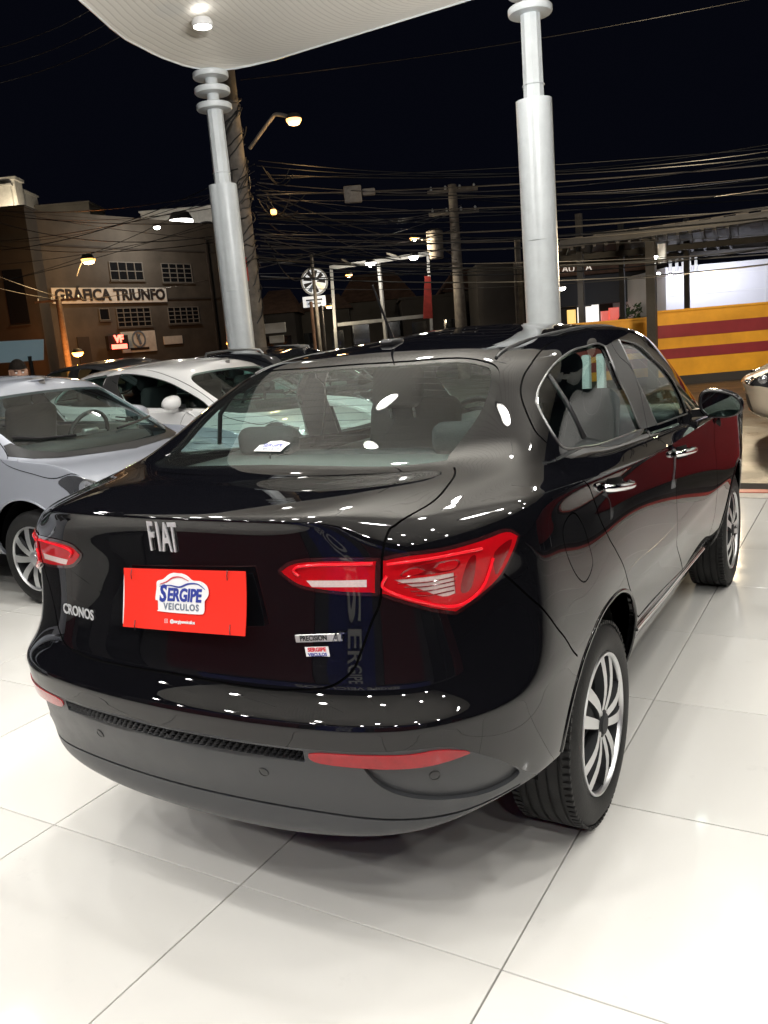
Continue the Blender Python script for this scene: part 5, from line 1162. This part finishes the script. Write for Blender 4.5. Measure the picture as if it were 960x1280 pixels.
# darker blocks either side and behind
def block(label, m, pxa, pxb, depth, py_top, th=5, name='dark_building', wins=0, roof=False, zt=None):
    A = gp(pxa, depth); B = gp(pxb, depth); L = (B - A).length; r = empty(name, A, label=label, cat='building'); r.rotation_euler = (0, 0, atan2((B - A).y, (B - A).x))
    z = (at((pxa + pxb) / 2, py_top, depth).z + .13) if zt is None else zt
    MB().box((L / 2, th / 2, z / 2), (L, th, z)).build('wall', m, r)
    if roof:
        q = MB(); q.add([(-.2, -.3, z), (L + .2, -.3, z), (L + .2, th, z), (-.2, th, z), (L * .2, th / 2, z + roof), (L * .8, th / 2, z + roof)], [(0, 1, 5, 4), (1, 2, 5), (2, 3, 4, 5), (3, 0, 4)]); q.build('roof', 'roof_tile', r)
    else: MB().box((L / 2, th / 2, z + .06), (L + .2, th + .2, .12)).build('parapet', m, r)
    for k in range(wins):
        x = L * (k + .5) / wins; wo = MB().box((x, -.01, z * .55), (L / wins * .45, .05, z * .28)).build('window', 'dark_glass', r); MB().box((x, -.05, z * .55 - z * .15), (L / wins * .5, .1, .06)).build('sill', m, wo)
    return r
block('unlit building with shutters left of the printing works', 'facade_dark', -200, 62, 49, 275, 6, wins=5)
pb = block('pale lit house with a tank tower above the left rooftops', 'sign_white', -60, 50, 62, 243, 5, name='pale_house')
Ax = (gp(36, 61) - pb.location); t_ = MB(); l_ = pb.rotation_euler.z; Axl = Matrix.Rotation(-l_, 3, 'Z') @ Ax; zz = at(36, 228, 61).z + .13; t_.box((Axl.x, 1.0, zz - 1.1), (1.3, 1.3, 2.4)); t_.box((Axl.x, 1.0, zz + .1), (1.6, 1.6, .2)); t_.build('tank_tower', 'sign_white', pb)
block('long roof parapet behind the printing works', 'facade', 50, 140, 66, 262, 4, name='roof_block')
lb = block('brightly lit white upper storey behind the left column', 'sign_white', 200, 300, 66, 266, 5, name='lit_storey')
for (a, b, h_, dpt, rf) in ((325, 372, 392, 38, 1.2), (372, 440, 388, 42, .9), (430, 520, 376, 44, 1.6), (505, 585, 372, 40, 0), (560, 650, 362, 45, 1.3), (640, 700, 352, 42, 0)):
    block('low dark house behind the poles, roof under photo column %s' % {325: 'of the grey utility pole', 372: 'of the round sign', 430: 'of the billboard frame', 505: 'of the red banner', 560: 'of the far pole', 640: 'of the nearer column'}[a], 'facade_dark' if a % 2 else 'facade', a, b, dpt, h_, 6, name='low_house', wins=2, roof=rf)
bb = empty('blue_billboard', gp(25, 34), label='pale blue lit billboard low at the left edge', cat='billboard'); O = bb.location
q = MB(); A, B, C_, D_ = [at(*v, 34) - O for v in ((-60, 458), (53, 450), (53, 424), (-60, 430))]; nn = -FH * .15; q.add([A, B, C_, D_, A - nn, B - nn, C_ - nn, D_ - nn], [(0, 1, 2, 3), (7, 6, 5, 4), (0, 4, 5, 1), (1, 5, 6, 2), (2, 6, 7, 3), (3, 7, 4, 0)]); q.build('panel', 'billboard_blue', bb)
for px in (-20, 40): q = MB(); a = gp(px, 34.1) - O; q.tube([a, Vector((a.x, a.y, at(px, 445, 34).z - O.z))], .08, 6); q.build('post', 'steel_dark', bb)

# --- poles
def pole(px, depth, py_top, r0, r1, label, name='utility_pole', arms=()):
    p = gp(px, depth); root = empty(name, p, label=label, cat='pole'); H = at(px, py_top, depth).z - p.z
    q = MB(); q.tube([(0, 0, 0), (0, 0, H)], [r0, r1], 14); q.build('shaft', 'pole_concrete', root, smooth=60)
    for f, w_ in arms:
        q = MB(); q.beam(RH * -w_ + Vector((0, 0, H * f)), RH * w_ + Vector((0, 0, H * f)), .09, .11); ar_ = q.build('cross_arm', 'pole_concrete', root)
        for k in range(4): q = MB(); c = RH * (w_ * (-.85 + k * .57)) + Vector((0, 0, H * f + .05)); q.lathe([(.02, 0), (.05, .03), (.03, .06), (.05, .09), (.02, .14), (0, .15)], 10, c=c); q.build('insulator', 'column_paint', ar_, smooth=50)
    return root, H
P1, H1 = pole(322, 15.5, 40, .19, .14, 'thick grey utility pole wrapped in cables behind the left column')
P2, H2 = pole(577, 31, 236, .24, .15, 'far utility pole with transformer in the middle of the street', arms=((.97, .9), (.86, .9)))
P3, H3 = pole(86, 47, 372, .20, .15, 'orange-lit pole in front of the printing works', arms=((.97, 1.3),))
for px, d, t, r_, lb_ in ((400, 30, 320, .07, 'thin dark pole crossing the round sign'), (406, 29, 382, .06, 'thin brown pole right of the round sign'), (652, 28, 300, .12, 'dark pole directly left of the nearer column'), (648, 26, 330, .06, 'thin second pole left of the nearer column')): pole(px, d, t, r_, r_ * .8, lb_, name='thin_pole')
q = MB(); a = Vector((.0, 0, at(577, 305, 31).z + .13)); q.lathe([(.0, -.5), (.28, -.5), (.30, .45), (.1, .55), (0, .56)], 16, c=a + RH * -.75); q.build('transformer', 'pole_concrete', P2, smooth=40)
q = MB(); q.rbox((0, -.22, at(325, 338, 15.5).z + .13), (.20, .18, .42), .02, 2); q.build('meter_box', 'banner_red', P1)
rs = random.Random(11)
for k in range(46):   # coils and drops of cable lashed to the near pole
    z = rs.uniform(.35, .80) * H1; a0 = rs.uniform(0, 6.28); rr = rs.uniform(.165, .215); n_ = 9; sp = rs.uniform(.1, .55)
    q = MB(); q.tube([(rr * cos(a0 + j * .5) + rs.uniform(-.03, .03), rr * sin(a0 + j * .5), z + sp * (j - 4) / 4 + rs.uniform(-.04, .04)) for j in range(n_)], .012, 5); q.build('cable_coil', 'cable' if k % 3 else 'cable_lit', P1, smooth=60)
# orange street light over the near pole, others
lamp_thing(at(367, 148, 15.0), 'orange street lamp on a curved arm from the grey utility pole', 'glow_warm', .125, 26, (1, .62, .26), arm=[at(312, 186, 15.5), at(338, 150, 15.2), at(346, 143, 15.1), at(362, 146, 15.0)])
lamp_thing(at(110, 323, 46), 'yellow street lamp above the GRAFICA sign', 'glow_warm', .34, 480, (1, .66, .30), arm=[at(96, 345, 47), at(101, 330, 46.5), at(107, 323, 46)])
lamp_thing(at(97, 440, 45), 'orange lamp low beside the orange-lit pole', 'glow_orange', .26, 700, (1, .30, .06))
lamp_thing(at(288, 428, 30), 'small orange-red lamp at the foot of the left column', 'glow_orange', .13, 0)
lamp_thing(at(89, 273, 56), 'small white lamp on the parapet left of the street lamp', 'glow_white', .17, 150, (1, .95, .85))
lamp_thing(at(196, 283, 52), 'white lamp just under the lit storey', 'glow_white', .19, 450, (1, .92, .80))
lamp_thing(at(226, 274, 60), 'blazing floodlight on the lit storey, left one', 'glow_white', .75, 6000, (1, .95, .88))
lamp_thing(at(258, 283, 60), 'blazing floodlight on the lit storey beside the left column', 'glow_white', .5, 3500, (1, .95, .88))
lamp_thing(at(23, 262, 58) , 'warm lamp lighting the pale house', 'glow_warm', .1, 500, (1, .85, .6))
lamp_thing(at(517, 297, 30), 'street lamp on the arm of the far utility pole', 'glow_warm', .13, 200, (1, .85, .6), arm=[at(572, 322, 31), at(545, 306, 30.5), at(522, 297, 30)])
lamp_thing(at(411, 382, 29), 'tiny lamp right of the round sign', 'glow_warm', .10, 60, (1, .85, .6))
lamp_thing(at(611, 350, 40), 'tiny white lamp among the far houses', 'glow_white', .12, 0)
lamp_thing(at(603, 396, 36), 'tiny warm lamp low among the far houses', 'glow_warm', .10, 0)
# --- empty billboard frame
bf = empty('billboard_frame', gp(475, 30), label='empty white billboard frame with lamps along its top rail', cat='billboard frame'); O = bf.location
W_ = lambda px, py, d=30: at(px, py, d) - O
def fb(name, a, b, w_, m='frame_white'): q = MB(); q.beam(a, b, w_, w_); return q.build(name, m, bf)
for (a, b) in (((414, 335), (421, 440)), ((473, 326), (484, 440)), ((535, 318), (541, 440))): fb('post', W_(*a), W_(*b), .10)
fb('top_rail', W_(412, 335), W_(536, 317, 30), .14); fb('bottom_rail', W_(422, 406), W_(540, 394), .12); fb('lamp_arm', W_(437, 330, 29), W_(428, 324, 30.2), .06); fb('lamp_arm', W_(500, 322, 29), W_(484, 317, 30.2), .06)
for px, py, r_ in ((463, 328, .17), (517, 320, .15), (436, 343, .11)): lamp_thing(at(px, py, 29.4), {463: 'bright lamp in the middle of the billboard frame', 517: 'bright lamp at the right of the billboard frame', 436: 'smaller warm lamp inside the billboard frame'}[px], 'glow_white' if px != 436 else 'glow_warm', r_, 25, (1, .93, .8), name='floodlight')
rb = MB(); a, b, c, d = at(531, 345, 29.6), at(538, 345, 29.6), at(541, 398, 29.6), at(529, 398, 29.6); nn = FH * .05; rb.add([a, b, c, d, a + nn, b + nn, c + nn, d + nn], [(3, 2, 1, 0), (4, 5, 6, 7), (0, 1, 5, 4), (1, 2, 6, 5), (2, 3, 7, 6), (3, 0, 4, 7)]); tag(rb.build('red_banner', 'banner_red'), label='torn red banner hanging on the right post of the billboard frame', cat='banner')
# --- round sign on a pole
rsn = empty('round_sign', gp(394, 31), label='round white wheel-shaped sign above a small lit sign box', cat='sign'); O = rsn.location; c = at(393, 352, 31) - O
Mr = Matrix((RH, Vector((0, 0, 1)), -FH)).transposed()
q = MB(); q.lathe([(0, .03), (.50, .03), (.50, -.05), (0, -.05)], 32, M=Mr, c=c); q.build('disc', 'lightbox', rsn); q = MB(); q.lathe([(.50, -.06), (.50, .06), (.44, .06), (.44, .03)], 32, M=Mr, c=c); q.build('ring', 'frame_white', rsn)
for k in range(9):
    a = 2 * pi * k / 9; q = MB(); V_ = [(.10 * cos(a - .2), .10 * sin(a - .2)), (.41 * cos(a - .20), .41 * sin(a - .20)), (.41 * cos(a + .20), .41 * sin(a + .20)), (.10 * cos(a + .2), .10 * sin(a + .2))]; q.prism(V_, .015, M=Mr, c=c + Mr @ Vector((0, 0, .032))); q.build('segment', ('letter_dark', 'print_slate', 'shop_yellow')[0 if k not in (6, 8) else 1 if k == 6 else 2], rsn)
c2 = at(393, 377, 31) - O; q = MB(); q.box(c2, (.84, .12, .38), M=Matrix((RH, FH, Vector((0, 0, 1)))).transposed()); q.build('sign_box', 'lightbox', rsn); q = MB(); q.box(c2 - FH * .065 + Vector((0, 0, .06)), (.6, .01, .05), M=Matrix((RH, FH, Vector((0, 0, 1)))).transposed()); q.box(c2 - FH * .065 - Vector((0, 0, .07)), (.5, .01, .04), M=Matrix((RH, FH, Vector((0, 0, 1)))).transposed()); q.build('print_line', 'letter_dark', rsn)
q = MB(); q.tube([(0, 0, 0), (0, 0, c2.z)], .06, 8); q.build('post', 'roof_tile', rsn)
for k, (px, py, w_, h_, d) in enumerate(((344, 410, 26, 12, 26), (346, 424, 18, 9, 26), (672, 384, 8, 22, 30))):
    o = MB().box((0, 0, 0), (w_ / FPX * d, .08, h_ / FPX * d), M=Matrix((RH, FH, Vector((0, 0, 1)))).transposed()).build('shop_sign', 'sign_white'); o.location = at(px, py, d); tag(o, label=('faded pale shop sign right of the utility pole, upper one', 'smaller pale shop sign under the faded one', 'narrow pale sign low beside the nearer column')[k], cat='sign')
# --- junction boxes on the cables
for k, (px, py, w_, h_) in enumerate(((441, 243, 22, 20), (461, 240, 16, 8), (342, 265, 7, 6))):
    d = 15; o = MB().rbox((0, 0, 0), (w_ / FPX * d, .12, h_ / FPX * d), .02, 2, M=Matrix((RH, FH, Vector((0, 0, 1)))).transposed()).build('splice_box', 'pole_concrete' if k < 2 else 'glow_warm', smooth=40); o.location = at(px, py, d); tag(o, label=('square grey splice box hanging on the cables', 'small pale amplifier beside the square splice box', 'tiny glowing yellow box by the utility pole cables')[k], cat='box')  # the yellow box glows by itself though it is no lamp
# --- cables
def cable(A, B, sag, r, m='cable', kn='thin dark cable strung between poles across the night sky'):
    A, B = Vector(A), Vector(B); N = 18; P_ = []
    for k in range(N + 1): f = k / N; p = A.lerp(B, f); p.z -= sag * 4 * f * (1 - f); P_.append(p)
    q = MB(); q.tube(P_, r, 5)
    o = q.build('overhead_cable', m, smooth=60); return tag(o, label=kn, cat='cable', group='overhead cables')
rs = random.Random(21)
for k in range(28):     # the thick bundle between the near pole and the right
    f = k / 27; ya = 205 + 150 * f + rs.uniform(-6, 6); yb = 165 + 150 * f + rs.uniform(-14, 14); px = 322 + rs.uniform(-4, 4)
    cable(at(px, ya, 15.5), at(1060, yb + rs.uniform(-10, 16), rs.uniform(12, 19)), rs.uniform(.05, .45), rs.choice((.006, .008, .011, .014)), 'cable_lit' if rs.random() < .35 else 'cable', 'dark cable in the thick bundle running right from the grey utility pole')
for k in range(16):     # lower lines to the far pole
    cable(at(322 + rs.uniform(-4, 4), 230 + 7 * k, 15.5), at(577, 262 + rs.uniform(-22, 70), 31), rs.uniform(.1, .5), rs.choice((.008, .012)), 'cable_lit' if k % 2 else 'cable', 'dark cable running from the grey utility pole to the far utility pole')
for k in range(4): cable(at(577, 250 + rs.uniform(-8, 60), 31), at(1050, 250 + rs.uniform(-40, 60), 24), rs.uniform(.1, .5), .012, 'cable', 'dark cable running right from the far utility pole')
for k in range(12):     # to the left, over the printing works
    cable(at(318, 205 + 9 * k, 15.5), at(-60, 305 + rs.uniform(-70, 75), rs.uniform(18, 30)), rs.uniform(.1, .5), rs.choice((.006, .009)), 'cable_lit' if k % 2 else 'cable', 'dark cable crossing in front of the printing works')
for (a, b, d0, d1) in (((-40, 68), (130, 2), 14, 15), ((-40, 92), (150, 20), 14, 15), ((-40, 112), (160, 40), 14, 15), ((300, 100), (1010, -16), 16, 14), ((-40, 330), (86, 374), 40, 47), ((-40, 350), (86, 376), 40, 47), ((86, 376), (260, 350), 47, 50)): cable(at(*a, d0), at(*b, d1), .12, .007 if d0 < 20 else .02, 'cable_lit')
for k in range(10):     # short loops of slack cable by the near pole
    px, py = rs.uniform(330, 350), rs.uniform(200, 330); cable(at(px - 8, py, 15.4), at(px + rs.uniform(10, 40), py + rs.uniform(-10, 22), 15), rs.uniform(.1, .35), .010, 'cable')
